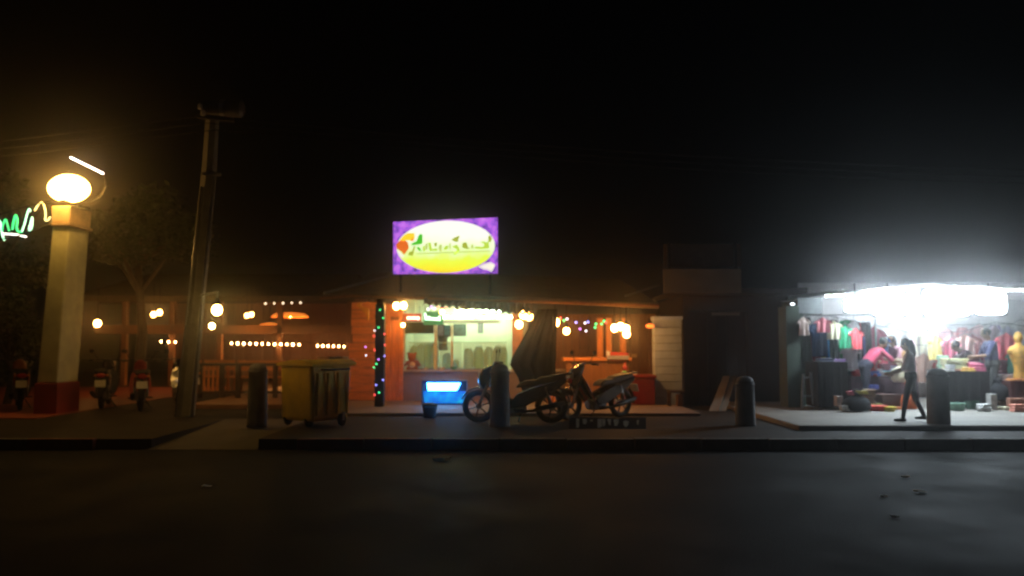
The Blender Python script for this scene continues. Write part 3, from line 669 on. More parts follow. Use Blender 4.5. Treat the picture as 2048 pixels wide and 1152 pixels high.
MB().bar(at(1318, 570, 17.7), at(1250, 592, 17.7), .04, .04).build('sign_stay', steel, rf)
for px in (741,):
    MB().bb(X(px, 19.5) - .06, X(px, 19.5) + .06, 19.42, 19.54, .2, Z(604, 19.5) + .2).build('post', dark_timber, rf, bevel=.01)

# ------------------------------------------------------------------ purple light-box sign
SY = 17.9
sg = thing('light_box_sign', 'glowing purple rectangular sign with a white and yellow oval on the roof', 'sign', at(891, 550, SY))
c0 = quad([(785, 443), (997, 434), (997, 548), (785, 549)], SY)
MB().prism(c0, (0, .22, 0)).build('box', dark_metal, sg)
def inset(pts, d=.02):
    c = sum(pts, Vector()) / 4; return [p + (c - p).normalized() * d for p in pts]
def shift(ps, dy): return [p + Vector((0, dy, 0)) for p in ps]
def sign_mat(name, cols, s, scale=9, zgrad=None):
    m = bpy.data.materials.new(name); m.use_nodes = True; n = m.node_tree; p = n.nodes['Principled BSDF']; tc = n.nodes.new('ShaderNodeTexCoord')
    cr = n.nodes.new('ShaderNodeValToRGB'); e = cr.color_ramp.elements
    for i, (pos, c) in enumerate(cols):
        if i < 2: e[i].position = pos; e[i].color = (*c, 1)
        else: q = e.new(pos); q.color = (*c, 1)
    if zgrad:
        sx = n.nodes.new('ShaderNodeSeparateXYZ'); n.links.new(tc.outputs['Generated'], sx.inputs[0])
        nz_ = n.nodes.new('ShaderNodeTexNoise'); nz_.inputs['Scale'].default_value = scale; n.links.new(tc.outputs['Object'], nz_.inputs['Vector'])
        ad = n.nodes.new('ShaderNodeMath'); ad.operation = 'MULTIPLY_ADD'; ad.inputs[1].default_value = .35
        n.links.new(nz_.outputs['Fac'], ad.inputs[0]); n.links.new(sx.outputs['Z'], ad.inputs[2])
        n.links.new(ad.outputs[0], cr.inputs['Fac'])
    else:
        nz_ = n.nodes.new('ShaderNodeTexNoise'); nz_.inputs['Scale'].default_value = scale; nz_.inputs['Detail'].default_value = 3
        n.links.new(tc.outputs['Object'], nz_.inputs['Vector']); n.links.new(nz_.outputs['Fac'], cr.inputs['Fac'])
    n.links.new(cr.outputs['Color'], p.inputs['Emission Color']); p.inputs['Emission Strength'].default_value = s
    p.inputs['Base Color'].default_value = (.02, .02, .02, 1); p.inputs['Roughness'].default_value = .4
    return m
purple = sign_mat('sign_purple', [(.3, (.10, .03, .22)), (.45, (.36, .10, .75)), (.6, (.62, .16, .95)), (.75, (.85, .28, 1))], 1.75, 7)
MB().prism(shift(inset(c0), -.008), (0, .004, 0)).build('face', purple, sg)
oval = sign_mat('sign_oval', [(.2, (.95, .75, .02)), (.42, (.75, .95, .06)), (.58, (.8, 1, .45)), (.9, (1, 1, .85))], 2.1, 3, True)
def zz(a, b): return (760 + a / 7.68, 420 + b / 7.68)
def spoly(pts, dy, m, name): return MB().prism([at(*zz(a, b), SY + dy) for a, b in pts], (0, .004, 0)).build(name, m, sg)
ell = []
for k in range(40):
    a = 2 * PI * k / 40; ell.append((1010 + 755 * math.cos(a), 565 + (400 + 5 * math.cos(a)) * math.sin(a) - 20 * math.cos(a)))
spoly(ell, -.016, oval, 'oval')
spl = emi('sign_pale_lime', (.7, .85, .22), 1.5); sgreen = emi('sign_green', (.06, .62, .01), 1.65); sol = emi('sign_olive', (.42, .5, .03), 1.65); slime = emi('sign_lime', (.55, .8, .06), 1.73); sor = emi('sign_orange', (.9, .17, .01), 1.65); syel = emi('sign_yellow', (1, .72, .02), 1.81); swh = emi('sign_cream', (1, .95, .85), 1.81); sdk = emi('sign_grey', (.5, .48, .3), 1.32)
for pts, m, nm in [
    ([(470, 545), (500, 505), (560, 480), (590, 395), (620, 362), (655, 380), (652, 515), (600, 530)], sgreen, 'letter_mark'),
    ([(520, 555), (548, 555), (500, 705), (430, 690), (450, 640), (490, 640)], sol, 'letter_mark'),
    ([(565, 565), (610, 570), (640, 640), (600, 625), (575, 600)], sgreen, 'letter_mark'),
    ([(655, 560), (690, 545), (695, 635), (660, 630)], slime, 'letter_mark'),
    ([(735, 505), (780, 500), (800, 600), (870, 585), (888, 625), (760, 630)], slime, 'letter_mark'),
    ([(830, 505), (880, 500), (870, 560), (840, 560)], sol, 'letter_mark'),
    ([(970, 590), (1020, 540), (1055, 560), (1040, 600), (1000, 615)], slime, 'letter_mark'),
    ([(1095, 455), (1150, 420), (1215, 395), (1225, 410), (1200, 450), (1210, 485), (1150, 490)], sol, 'letter_mark'),
    ([(1100, 560), (1180, 530), (1215, 580), (1225, 620), (1160, 690), (1120, 680), (1190, 610)], slime, 'letter_mark'),
    ([(1258, 575), (1265, 510), (1310, 490), (1342, 520), (1345, 565), (1385, 590), (1330, 600)], sol, 'letter_mark'),
    ([(1445, 590), (1460, 560), (1590, 565), (1600, 520), (1530, 490), (1600, 480), (1640, 500), (1668, 470), (1680, 590), (1560, 600)], slime, 'letter_mark'),
    ([(1660, 400), (1700, 390), (1720, 440), (1700, 500), (1665, 480)], sol, 'letter_mark'),
    ([(895, 600), (905, 545), (940, 520), (955, 560), (945, 640), (915, 630)], spl, 'letter_mark'),
    ([(1060, 520), (1085, 500), (1090, 600), (1065, 610)], spl, 'letter_mark'),
    ([(1395, 540), (1430, 520), (1440, 590), (1400, 600)], spl, 'letter_mark'),
    ([(700, 520), (725, 515), (728, 600), (705, 610)], sol, 'letter_mark'),
    ([(560, 660), (1700, 620), (1690, 640), (900, 672), (560, 680)], spl, 'letter_mark'),
    ([(255, 590), (245, 530), (290, 480), (330, 455), (390, 470), (430, 500), (445, 590), (400, 650), (370, 690), (330, 640)], sor, 'flower_mark'),
    ([(310, 455), (350, 400), (420, 355), (530, 352), (535, 430), (470, 470), (400, 465), (350, 480)], syel, 'flower_mark'),
    ([(470, 450), (500, 425), (530, 440), (505, 480), (475, 475)], sor, 'flower_mark'),
    ([(255, 620), (300, 640), (360, 700), (345, 740), (300, 710)], swh, 'flower_mark'),
    ([(1510, 870), (1600, 830), (1700, 800), (1765, 840), (1745, 900), (1710, 950), (1660, 920), (1590, 910)], swh, 'flower_mark'),
    ([(1675, 870), (1740, 835), (1755, 855), (1690, 895)], sdk, 'flower_mark')]:
    spoly(pts, -.024, m, nm)
for px in (800, 980):
    MB().bb(X(px, SY + .1) - .03, X(px, SY + .1) + .03, SY + .08, SY + .14, Z(600, SY + .1), Z(548, SY + .1)).build('leg', dark_metal, sg)

# small LED window signs
def led(name, label, px0, px1, py0, py1, Y, face, marks, mm):
    t = thing('led_sign', label, 'led sign', at((px0 + px1) / 2, py1, Y), 0, 'small led signs over the bar window')
    MB().prism(quad([(px0, py0), (px1, py0), (px1, py1), (px0, py1)], Y), (0, .05, 0)).build('panel', face, t)
    for mk in marks: MB().prism([at(a, b, Y - .008) for a, b in mk], (0, .005, 0)).build('letter_mark', mm, t)
    for px in (px0 + 4, px1 - 4): MB().tube([at(px, py0, Y + .02), at(px, 612, Y + .02)], .006, 5).build('hanger', dark_metal, t)
LY = 18.6
led('red', 'red led sign with short white lettering over the bar window', 806, 843, 627, 643, LY, emi('led_red', (.32, .05, .02), 0.82),
    [[(813.5, 634.5), (817, 632.5), (820.5, 633.5), (820, 638.5), (814.5, 639)], [(821.5, 635), (823, 632), (824.5, 635), (824, 639), (821.8, 639)], [(825.5, 633.5), (829, 632), (831.5, 635), (831, 639), (826, 639)], [(832.5, 634), (835.5, 632.5), (838, 634), (839.5, 638), (837, 640), (833, 639)]], emi('led_red_letters', (1, .85, .7), 4.95))
led('green', 'green led sign with white lettering over the bar window', 847, 886, 623, 650, LY, emi('led_green', (.02, .2, .07), 0.99),
    [[(848.5, 626.5), (851.5, 626), (853, 632), (855, 635), (855, 640), (850.5, 640), (849, 634)], [(856, 632), (860, 632.5), (861, 640), (856.3, 640)], [(861.8, 635), (866.5, 635), (867, 640), (862, 640.3)], [(867.8, 634.5), (871, 635), (872, 641), (868, 640.5)], [(872.7, 635.5), (876.4, 635.5), (876.4, 641.3), (872.8, 641)], [(877, 632), (880.5, 631.5), (880.8, 641.5), (877.2, 641.4)]], emi('led_green_letters', (.6, 1, .8), 4.95))

# coloured fairy lights above the window and on the right
def fairy(label, pts, Y, cols, par='strings of fairy lights'):
    P = [at(a, b, Y) for a, b in pts]; t = thing('fairy_light', label, 'fairy lights', P[0], 0, par)
    MB().tube([p + Vector((0, .01, .02)) for p in P], .005, 5).build('wire', rubber, t)
    for p, c in zip(P, cols): MB().ball(p, .022, 8, 5).build('bulb', fcol[c], t, smooth=True)
fairy('short run of purple and red fairy lights above the green sign', [(856, 618), (863, 614), (869, 617), (876, 615), (884, 618), (892, 616), (905, 617)], AWY - .02, 'wpwrrrr')
fairy('fairy lights sagging between the warm bulbs right of the bar', [(1084, 637), (1096, 635), (1121, 636), (1128, 641), (1134, 638), (1152, 645), (1160, 658), (1170, 646), (1172, 662), (1176, 644), (1190, 655), (1192, 648), (1203, 648), (1208, 642), (1212, 645)], 17.3, 'wrrgwbpwwbggggr')

# glare lamps on the right half of the terrace
hanging_bulb('glaring bulbs where the bar awning meets the dark curtain', [(1047, 630), (1058, 633), (1038, 649)], 17.5, 2.5, 40, r=.08, off=(0, -.2, -.1))
hanging_bulb('bright round bulb right of the dark curtain', [(1110, 645)], 17.3, 2.35, 24, r=.09)
hanging_bulb('smaller round bulb hanging below the bright round one', [(1133, 662)], 17.6, 2.35, 10, emi('warm_bulb_c', (1, .7, .3), 16), .07)
hanging_bulb('cluster of glaring bulbs at the right end of the terrace', [(1229, 656), (1241, 653), (1252, 657), (1253, 668)], 17.35, 2.3, 60, r=.075, off=(0, -.1, -.25))
hl = at(1300, 652, 17.9)
rl = thing('wall_lamp', 'red orange lamp beside the pale board pier', 'lamp', hl, 0)
MB().ball(hl, .06, 14, 8, (1.6, 1, .8)).build('shade', emi('red_orange', (1, .22, .03), 3.30), rl, smooth=True)
MB().tube([hl + Vector((0, 0, .03)), hl + Vector((.0, .1, .14)), hl + Vector((0, .2, .16))], .012, 6).build('arm', dark_metal, rl)

hanging_bulb('orange bulbs added behind the corrugated awning edge for a warm tint', [(884, 624), (915, 628), (932, 626)], 18.2, 2.3, 16, r=.05)  # added bulbs that tint the awning edge and ceiling warm
# dark canvas side curtain
cu = MB(); rows = [(618, 1076, 1114), (640, 1066, 1114), (665, 1052, 1113), (690, 1038, 1112), (715, 1024, 1112), (730, 1020, 1111), (755, 1036, 1111), (785, 1046, 1110)]
N = 22; v = []
CY = 16.9
for j, (py, a, b) in enumerate(rows):
    for i in range(N + 1):
        p = at(a + (b - a) * i / N, py, CY); v.append((p.x, CY + .035 * math.sin(i * 1.1 + .5 * math.sin(i * .6) + .12 * j) + .04 * math.sin(i * .43 + .35 * j) + .012 * math.sin(i * 2.7 + j), p.z))
nf = len(v)
v += [(x_, y_ + .03, z_) for x_, y_, z_ in v]
f = []
for j in range(len(rows) - 1):
    for i in range(N):
        a = j * (N + 1) + i; q = (a, a + 1, a + N + 2, a + N + 1); f.append(q); f.append(tuple(nf + k for k in reversed(q)))
bd = [i for i in range(N + 1)] + [j * (N + 1) + N for j in range(1, len(rows))] + [(len(rows) - 1) * (N + 1) + i for i in reversed(range(N))] + [j * (N + 1) for j in reversed(range(1, len(rows) - 1))]
for k in range(len(bd)): a, b = bd[k], bd[(k + 1) % len(bd)]; f.append((a, b, nf + b, nf + a))
tag(cu.add(v, f).build('canvas_curtain', mat('dark_canvas', (.022, .016, .012), .95, 0, .4, 6, .3), smooth=True), 'dark canvas side curtain hanging behind the motorbikes', 'curtain')

# right-hand bar room
RYB = 20.4
rb = thing('bar_room', 'dim brown open bar room between the curtain and the pale pier', 'bar room', (X(1210, RYB), RYB, .2))
for k in range(12):
    a = 1110 + (1312 - 1110) * k / 12; b = 1110 + (1312 - 1110) * (k + 1) / 12
    MB().bb(X(a, RYB) + .006, X(b, RYB) - .006, RYB + R.random() * .02, RYB + .08, .2, Z(628, RYB)).build('wall_board', brown_timber, rb)
MB().bb(X(1094, 18.6), X(1110, 18.6), 18.55, 18.7, .2, Z(640, 18.6)).build('post', orange_timber, rb, bevel=.01)
for a, b in ((1194, 1206), (1212, 1223), (1240, 1252)):
    MB().bb(X(a, 19.2), X(b, 19.2), 19.15, 19.3, .2, Z(636, 19.2)).build('post', orange_timber, rb, bevel=.01)
cb = thing('bar_counter', 'long timber bar counter behind the second motorbike', 'counter', (X(1195, 18.6), 18.6, .2))
for k in range(9):
    a = 1132 + 126 * k / 9; MB().bb(X(a, 18.5), X(a + 13.6, 18.5), 18.45 + .01 * R.random(), 18.52, .2, Z(722, 18.5)).build('front_board', brown_timber, cb)
MB().bb(X(1126, 18.5), X(1262, 18.5), 18.38, 18.95, Z(722, 18.5) + .002, Z(715, 18.5)).build('countertop', orange_timber_x, cb, bevel=.01)
bs = thing('banner', 'small red and grey blue banner above the bar counter', 'banner', at(1236, 719, 18.3))
MB().prism(quad([(1221, 704), (1257, 705), (1257, 711), (1221, 711)], 18.3), (0, .02, 0)).build('red_band', mat('banner_red', (.5, .04, .05), .7), bs)
MB().prism(quad([(1214, 711.2), (1257, 711.2), (1257, 719), (1214, 719)], 18.3), (0, .02, 0)).build('blue_band', mat('banner_blue', (.3, .32, .42), .7), bs)
MB().prism(quad([(1213, 701), (1220, 703), (1220, 711), (1213, 711)], 18.29), (0, .02, 0)).build('white_emblem', mat('banner_white', (.7, .7, .8), .7), bs)
for px in (1216, 1255): MB().bb(X(px, 18.33) - .01, X(px, 18.33) + .01, 18.33, 18.35, Z(719, 18.33) - .1, Z(702, 18.33)).build('stake', dark_metal, bs)
tag(MB().prism(quad([(1263, 708), (1274, 708), (1274, 715), (1263, 715)], 20.3), (0, .03, 0)).build('notice', mat('notice_tan', (.7, .45, .2), .7)), 'little tan notice on the back wall by the pale pier', 'notice')
bt = thing('bottle', 'slim bottle with red and green label on the red cooler', 'bottle', at(1250, 748, 18))
bcn = at(1250, 748, 18)
MB().lathe([(.05, 0), (.052, .02), (.052, .07)], bcn, 14).build('body', mat('btl_green', (.03, .4, .08), .3), bt, smooth=True)
MB().lathe([(.052, .07), (.052, .16), (.02, .2), (.018, .26)], bcn, 14).build('neck', mat('btl_red', (.5, .05, .06), .3), bt, smooth=True)
cl = thing('drinks_cooler', 'dark red drinks cooler chest in front of the pale pier', 'cooler', (X(1278, 18), 18, .2))
MB().bb(X(1246, 17.8), X(1310, 17.8), 17.8, 18.35, .2, Z(757, 17.8)).build('body', mat('cooler_red', (.22, .012, .012), .4), cl, bevel=.03)
MB().bb(X(1244, 17.8), X(1312, 17.8), 17.78, 18.37, Z(757, 17.8) + .002, Z(750, 17.8)).build('lid', mat('cooler_red', (.22, .012, .012), .4), cl, bevel=.015)
tag(MB().prism(quad([(1246, 746), (1256, 745), (1276, 751), (1272, 753), (1248, 750)], 17.95), (0, .25, .03)).build('paper_sheet', mat('paper', (.75, .65, .55), .8)), 'white paper sheet lying on the red cooler', 'paper')
# pale board pier
PPY = 18.0
pp = thing('board_pier', 'pale grey boarded pier at the right end of the terrace', 'pier', (X(1337, PPY), PPY, .2))
pz1 = Z(640, PPY); nb = 11
for k in range(nb):
    z0 = .18 + (pz1 - .18) * k / nb; z1 = .18 + (pz1 - .18) * (k + 1) / nb
    MB().bb(X(1309, PPY), X(1364, PPY), PPY + .012 * R.random(), PPY + .3, z0 + .006, z1 - .002).build('board', pale_boards, pp, bevel=.006)
MB().bb(X(1307, PPY), X(1366, PPY), PPY - .03, PPY + .33, pz1, pz1 + .08).build('cap', pale_boards, pp, bevel=.01)
so_ = thing('stool', 'small dark stool at the foot of the pale pier', 'stool', (X(1350, 17.6), 17.6, .2))
zs = Z(781, 17.6)
MB().bb(X(1335, 17.6), X(1366, 17.6), 17.45, 17.75, zs - .04, zs).build('seat', dark_timber, so_, bevel=.008)
for sx in (1337, 1363):
    for yy in (17.48, 17.7): MB().bb(X(sx, 17.6) - .02, X(sx, 17.6) + .02, yy, yy + .04, .2, zs - .04).build('leg', dark_timber, so_)
MB().bb(X(1352, 17.6), X(1362, 17.6), 17.5, 17.7, .2, zs - .08).build('shelf_box', brown_timber, so_)

# ------------------------------------------------------------------ cyan light box in front of the counter
CYB = 17.9
cy = thing('cyan_light_box', 'cyan glowing light box with a white hot top strip before the counter', 'light box', at(888, 812, CYB))
MB().bb(X(844, CYB), X(934, CYB), CYB, CYB + .25, Z(812, CYB), Z(761, CYB)).build('body', mat('cyan_body', (.01, .06, .45), .5), cy, bevel=.01)
MB().prism(quad([(854, 766), (921, 766), (914, 781), (856, 781)], CYB - .008), (0, .006, 0)).build('bright_strip', emi('cyan_white', (.06, .42, 1), 48), cy)
MB().prism(quad([(846, 782.5), (933, 782.5), (928, 806), (850, 806)], CYB - .007), (0, .005, 0)).build('glow_panel', sign_mat('cyan_panel', [(.3, (0, .06, .6)), (.5, (0, .24, .85)), (.65, (.01, .42, .95)), (.8, (.02, .5, .4))], 1.8, 5), cy)
for px in (850, 928): MB().bb(X(px, CYB) - .03, X(px, CYB) + .03, CYB + .05, CYB + .2, .2, Z(812, CYB)).build('leg', dark_metal, cy)
sb = thing('small_bin', 'small dark bin standing below the cyan light box', 'bin', at(860, 846, 15.6))
sb.location.z = PZ
cc = Vector((X(860, 15.6), 15.6, PZ)); hh = Z(812, 15.6) - PZ
MB().lathe([(.11, 0), (.14, hh * .9), (.15, hh * .92), (.15, hh)], cc, 16).build('body', mat('bin_navy', (.02, .025, .06), .5), sb, smooth=True)
MB().lathe([(.15, hh + .002), (.155, hh + .03), (.08, hh + .06)], cc, 16).build('lid', black_plastic, sb, smooth=True)
# low dark board with worn white lettering near the kerb
pbY = GY(858)
pbd = thing('painted_board', 'low dark board with worn white painted lettering near the kerb', 'board', (X(1215, pbY), pbY, PZ))
def bpt(px, py, dn=0.):
    f = (859 - py) / 25.; Y = pbY + .34 * f; return at(px, py, Y) + Vector((0, -dn * .6, dn * .8))
MB().prism([bpt(1138, 858.5), bpt(1292, 858.5), bpt(1292, 834), bpt(1138, 834)], (0, .03, -.04)).build('board', mat('board_black', (.03, .026, .024), .8), pbd, bevel=.004)
wl = mat('worn_white', (.8, .76, .62), .9, 0, .4, 30, .2)
for pts in ([(1152, 838), (1158.5, 838), (1158, 855), (1152.5, 856)], [(1165, 838.5), (1173, 838), (1174, 844), (1171, 849), (1166, 848)], [(1180, 840), (1186, 840), (1185, 843), (1181, 843)], [(1195, 838.5), (1203, 838), (1204, 853), (1198, 856), (1195, 855)], [(1203.8, 838), (1211, 838.5), (1210, 852), (1205, 853)], [(1214, 838.5), (1222, 838), (1221.5, 851), (1218, 850)], [(1227, 839), (1237, 838.5), (1237.5, 844), (1234, 852), (1229, 852)], [(1246, 843), (1252, 841), (1258, 844), (1256, 851), (1251, 855), (1247, 850)], [(1273, 841), (1278, 840.5), (1277, 850), (1274, 849)]):
    MB().prism([bpt(a, b, .004) for a, b in pts], (0, .002, -.002)).build('letter_mark', wl, pbd)

# ================================================================== CLOSED SHOP
SHY = 18.6
cs = thing('closed_shop', 'unlit closed shop with folding door and two blank sign boards', 'shop', (X(1475, SHY), SHY, PZ))
sx0, sx1 = X(1367, SHY), X(1578, SHY); shz = Z(592, SHY)
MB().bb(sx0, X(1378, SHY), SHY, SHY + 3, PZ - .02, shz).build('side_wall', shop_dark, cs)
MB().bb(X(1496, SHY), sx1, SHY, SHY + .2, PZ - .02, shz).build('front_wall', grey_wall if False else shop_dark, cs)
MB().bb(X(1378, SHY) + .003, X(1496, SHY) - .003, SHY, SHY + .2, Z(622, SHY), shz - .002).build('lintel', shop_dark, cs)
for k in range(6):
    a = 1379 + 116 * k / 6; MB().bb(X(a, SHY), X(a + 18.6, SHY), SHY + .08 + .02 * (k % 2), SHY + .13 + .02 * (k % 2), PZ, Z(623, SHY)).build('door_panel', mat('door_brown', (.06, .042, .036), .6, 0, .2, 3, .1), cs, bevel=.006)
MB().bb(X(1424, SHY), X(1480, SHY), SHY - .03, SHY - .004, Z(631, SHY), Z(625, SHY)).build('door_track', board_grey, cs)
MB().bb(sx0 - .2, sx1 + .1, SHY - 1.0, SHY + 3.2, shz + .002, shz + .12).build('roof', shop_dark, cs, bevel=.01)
MB().bb(X(1328, 17.6), X(1484, 17.6), 17.56, 17.62, Z(586, 17.6), Z(538, 17.6)).build('sign_board', board_grey, cs, bevel=.006)
MB().bb(X(1330, 17.7), X(1486, 17.7), 17.72, 17.78, Z(533, 17.7), Z(488, 17.7)).build('sign_board', mat('board_dark', (.10, .065, .05), .8), cs, bevel=.006)
for px in (1340, 1474): MB().bb(X(px, 17.66) - .03, X(px, 17.66) + .03, 17.63, 17.71, shz, Z(486, 17.7)).build('sign_post', dark_metal, cs)
lb = thing('leaning_board', 'grey board leaning against the closed shop beside the bollard', 'board', (X(1440, 17.4), 17.4, PZ))
MB().prism([at(1418, 822, 16.9), at(1452, 822, 16.9), at(1472, 752, 18.5), at(1446, 752, 18.5)], (.01, .03, .0)).build('sheet', board_grey, lb)
MB().bar(at(1436, 823, 16.88), at(1459, 752, 18.45), .04, .03).build('stiffener', board_grey, lb)
sl = at(1585, 608, 17)
t = thing('spot_lamp', 'tiny white lamp on a wire left of the clothes stall', 'lamp', sl)
MB().ball(sl, .03, 10, 6, (1.5, 1, .8)).build('bulb', emi('tiny_white', (.8, .9, 1), 9.90), t, smooth=True)
MB().tube([sl, sl + Vector((-.4, 0, .03)), sl + Vector((-.8, .4, .2))], .006, 5).build('wire', rubber, t)

# ================================================================== CLOTHES STALL
TY0, TY1 = 16.2, 20.2
tagroup = None
stall = thing('clothes_stall', 'dazzling white-lit clothes stall under a pale tarpaulin at the right', 'market stall', (X(1850, 18), 18, AZ))
# tarpaulin roof, slightly gabled and sagging
N, Mr = 16, 8; v = []
edge = [(1640, 592), (1745, 578), (1850, 566), (1950, 572), (2075, 578), (2200, 590)]
def edge_at(t):
    t *= len(edge) - 1; i = min(int(t), len(edge) - 2); u = t - i; return (edge[i][0] + (edge[i + 1][0] - edge[i][0]) * u, edge[i][1] + (edge[i + 1][1] - edge[i][1]) * u)
for j in range(Mr + 1):
    for i in range(N + 1):
        p = at(*edge_at(i / N), TY0); v.append((p.x, TY0 + (TY1 - TY0) * j / Mr, p.z + .12 * j / Mr - .06 * math.sin(PI * j / Mr) + .015 * math.sin(i * 2.1 + j)))
nf = len(v); v += [(a, b, c + .012) for a, b, c in v]; f = []
for j in range(Mr):
    for i in range(N):
        a = j * (N + 1) + i; q = (a, a + 1, a + N + 2, a + N + 1); f.append(q); f.append(tuple(nf + k for k in reversed(q)))
for i in range(N): f.append((i, i + 1, nf + i + 1, nf + i))
MB().add(v, f).build('tarpaulin', white_sheet, stall, smooth=True)
MB().bb(X(1600, TY1), X(2260, TY1), TY1, TY1 + .08, AZ, Z(590, TY1) + .3).build('back_sheet', mat('back_sheet_white', (.74, .72, .72), .9, 0, .12, 2, .1), stall)
MB().bb(X(1573, 17), X(1600, 17), 17, 17.5, AZ - .02, Z(612, 17)).build('side_pier', green_grey, stall, bevel=.01)
MB().bb(X(1599, 17), X(1648, 17), 17.05, 17.12, Z(628, 17), Z(594, 17)).build('side_hoarding', mat('hoarding', (.22, .24, .25), .8), stall, bevel=.004)
MB().bb(X(1596, 17.6), X(1606, 17.6), 17.5, 20.2, AZ, Z(600, 17.6)).build('side_wall', green_grey, stall)
for px in (2075,):
    c = at(px, edge_at((px - 1640) / 560)[1] + 4, TY0 + .1)
    if px != 1850: MB().tube([(c.x, TY0 + .1, AZ), (c.x, TY0 + .1, c.z)], .022, 8).build('pole', steel, stall, smooth=True)
def tube_lamp(label, a, b, Y, s=None, watts=0, dy=-.1):
    A, Bb = at(*a, Y), at(*b, Y); t = thing('fluorescent_tube', label, 'tube lamp', A, 0, 'fluorescent tubes of the clothes stall')
    MB().tube([A, Bb], .03 if watts else .018, 8).build('tube', emi('white_tube_strong', (.76, .9, 1), 620) if watts else white_tube, t, smooth=True)
    MB().bar(A + Vector((0, .0, .03)), Bb + Vector((0, .0, .03)), .04, .03).build('batten', white_paint, t)
tube_lamp('thin tube at the far left edge of the tarpaulin', (1651, 592), (1690, 590), TY0 + .02)
tube_lamp('tube at the right edge of the tarpaulin', (2004, 580), (2090, 580), TY0 + .02)
tube_lamp('tube left of the middle under the tarpaulin', (1700, 597), (1790, 588), 16.5, watts=230)
tube_lamp('tube in the middle under the tarpaulin', (1805, 612), (1905, 610), 18.2, watts=330)
tube_lamp('tube right of the middle under the tarpaulin', (1920, 586), (2000, 588), 16.5, watts=230)
# LED flood panels facing the street, sized to stand in for the stall's glare
for k, (px, py, hw, hh_) in enumerate([(1712, 612, .26, .15), (1778, 608, .36, .27), (1868, 646, .13, .16), (1893, 605, .52, .31), (1980, 606, .36, .26)]):  # the small third panel is an added key light for road and shadow
    FLY = 16.75; c = at(px, py, FLY); t = thing('flood_lamp', ['first', 'second', 'third', 'fourth', 'fifth'][k] + ' flood lamp panel from the left, shaped to make up the glare of the clothes stall', 'flood lamp', c, 0, 'flood lamps of the clothes stall')
    MB().bb(c.x - hw, c.x + hw, FLY, FLY + .06, c.z - hh_, c.z + hh_).build('housing', steel, t, bevel=.02)
    v_ = [(c.x + (hw - .02) * math.copysign(abs(math.cos(a)) ** .45, math.cos(a)), FLY - .01, c.z + (hh_ - .02) * math.copysign(abs(math.sin(a)) ** .45, math.sin(a))) for a in [2 * PI * q / 32 for q in range(32)]]
    MB().prism(v_, (0, .007, 0)).build('lens', emi('flood_white_%d' % (k == 2), (.76, .9, 1), 420 if k == 2 else 40), t)
    MB().tube([(c.x, FLY + .03, c.z + hh_), (c.x, FLY + .05, Z(578, FLY) + .12)], .012, 6).build('hanger', dark_metal, t)

STOCK = []
# garments
def garment(label, px, py, Y, w, h, col, kind='shirt', rz=0, col2=None, group='clothes hanging in the stall'):
    top = at(px, py, Y); nm = {'shirt': 'hanging_shirt', 'dress': 'hanging_dress', 'trousers': 'hanging_trousers'}[kind]
    t = thing(nm, label, {'shirt': 'shirt', 'dress': 'dress', 'trousers': 'trousers'}[kind], top, rz, group)
    key = 'cloth_%02d%02d%02d' % tuple(int(c * 99) for c in col)
    m = mat(key, col, .9, 0, .15, 5, .15); ph = R.uniform(0, 6)
    rows = 12; cols = 14; v = []
    for j in range(rows + 1):
        s = j / rows
        if kind == 'shirt':
            hw = w * (.16 + .26 * min(1, s / .08)) if s < .08 else (w * (.42 + .14 * min(1, (s - .08) / .2)) if s < .30 else w * .36)
        elif kind == 'dress': hw = w * (.2 + .1 * math.sin(min(1, s * 3) * PI) + .28 * max(0, s - .35))
        else: hw = w * .34
        for i in range(cols + 1):
            u = 2 * i / cols - 1
            v.append((u * hw, .035 * math.sin(u * 7 + ph + s * 1.5) * (.3 + s) + .01 * math.sin(u * 17), -s * h + (.03 * abs(u) if kind == 'shirt' and s < .3 else 0) * -2))
    n0 = len(v); v += [(a, b + .02, c) for a, b, c in v]; f = []
    for j in range(rows):
        for i in range(cols):
            if kind == 'trousers' and j > 3 and i in (6, 7): continue
            a = j * (cols + 1) + i; q = (a, a + 1, a + cols + 2, a + cols + 1); f.append(q); f.append(tuple(n0 + k for k in reversed(q)))
    MB().add(v, f).build('fabric', m, t, local=True, smooth=True)
    MB().tube([(-w * .3, .01, -.05), (0, .01, .02), (w * .3, .01, -.05)], .008, 5).tube([(0, .01, .02), (0, .01, .07), (.02, .01, .09)], .005, 5).build('hanger', steel, t, local=True)
    if col2:
        MB().add([(w * .28, -.05, -.1 * h), (w * .34, -.05, -.1 * h), (w * .36, -.07, -h), (w * .28, -.07, -h)], [(0, 1, 2, 3)]).build('stripe', mat('stripe_%02d%02d%02d' % tuple(int(c * 99) for c in col2), col2, .8), t, local=True)
# clothes rail at the left
rk = thing('clothes_rail', 'steel clothes rail at the left of the stall', 'clothes rail', (X(1665, 17.6), 17.6, AZ))
zr1 = Z(634, 17.6)
MB().tube([(X(1608, 17.6), 17.6, zr1 + .04), (X(1752, 17.6), 17.6, zr1 + .04)], .016, 8).build('rail', steel, rk, smooth=True)
for px in (1608, 1752):
    MB().tube([(X(px, 17.6), 17.6, AZ), (X(px, 17.6), 17.6, zr1 + .04)], .018, 8).build('upright', steel, rk, smooth=True)
    MB().tube([(X(px, 17.6), 17.2, AZ + .03), (X(px, 17.6), 18.0, AZ + .03)], .018, 8).build('foot', steel, rk, smooth=True)
garment('charcoal dress at the left end of the clothes rail', 1614, 634, 17.5, .5, 1.1, (.08, .085, .08), 'dress', .5)
garment('navy shirt with a bright blue edge on the clothes rail', 1638, 640, 17.4, .55, .78, (.03, .06, .14), 'shirt', .3, (.03, .3, .7))
garment('mottled grey and white shirt on the clothes rail', 1643, 632, 17.7, .5, .6, (.42, .4, .45), 'shirt', -.3)
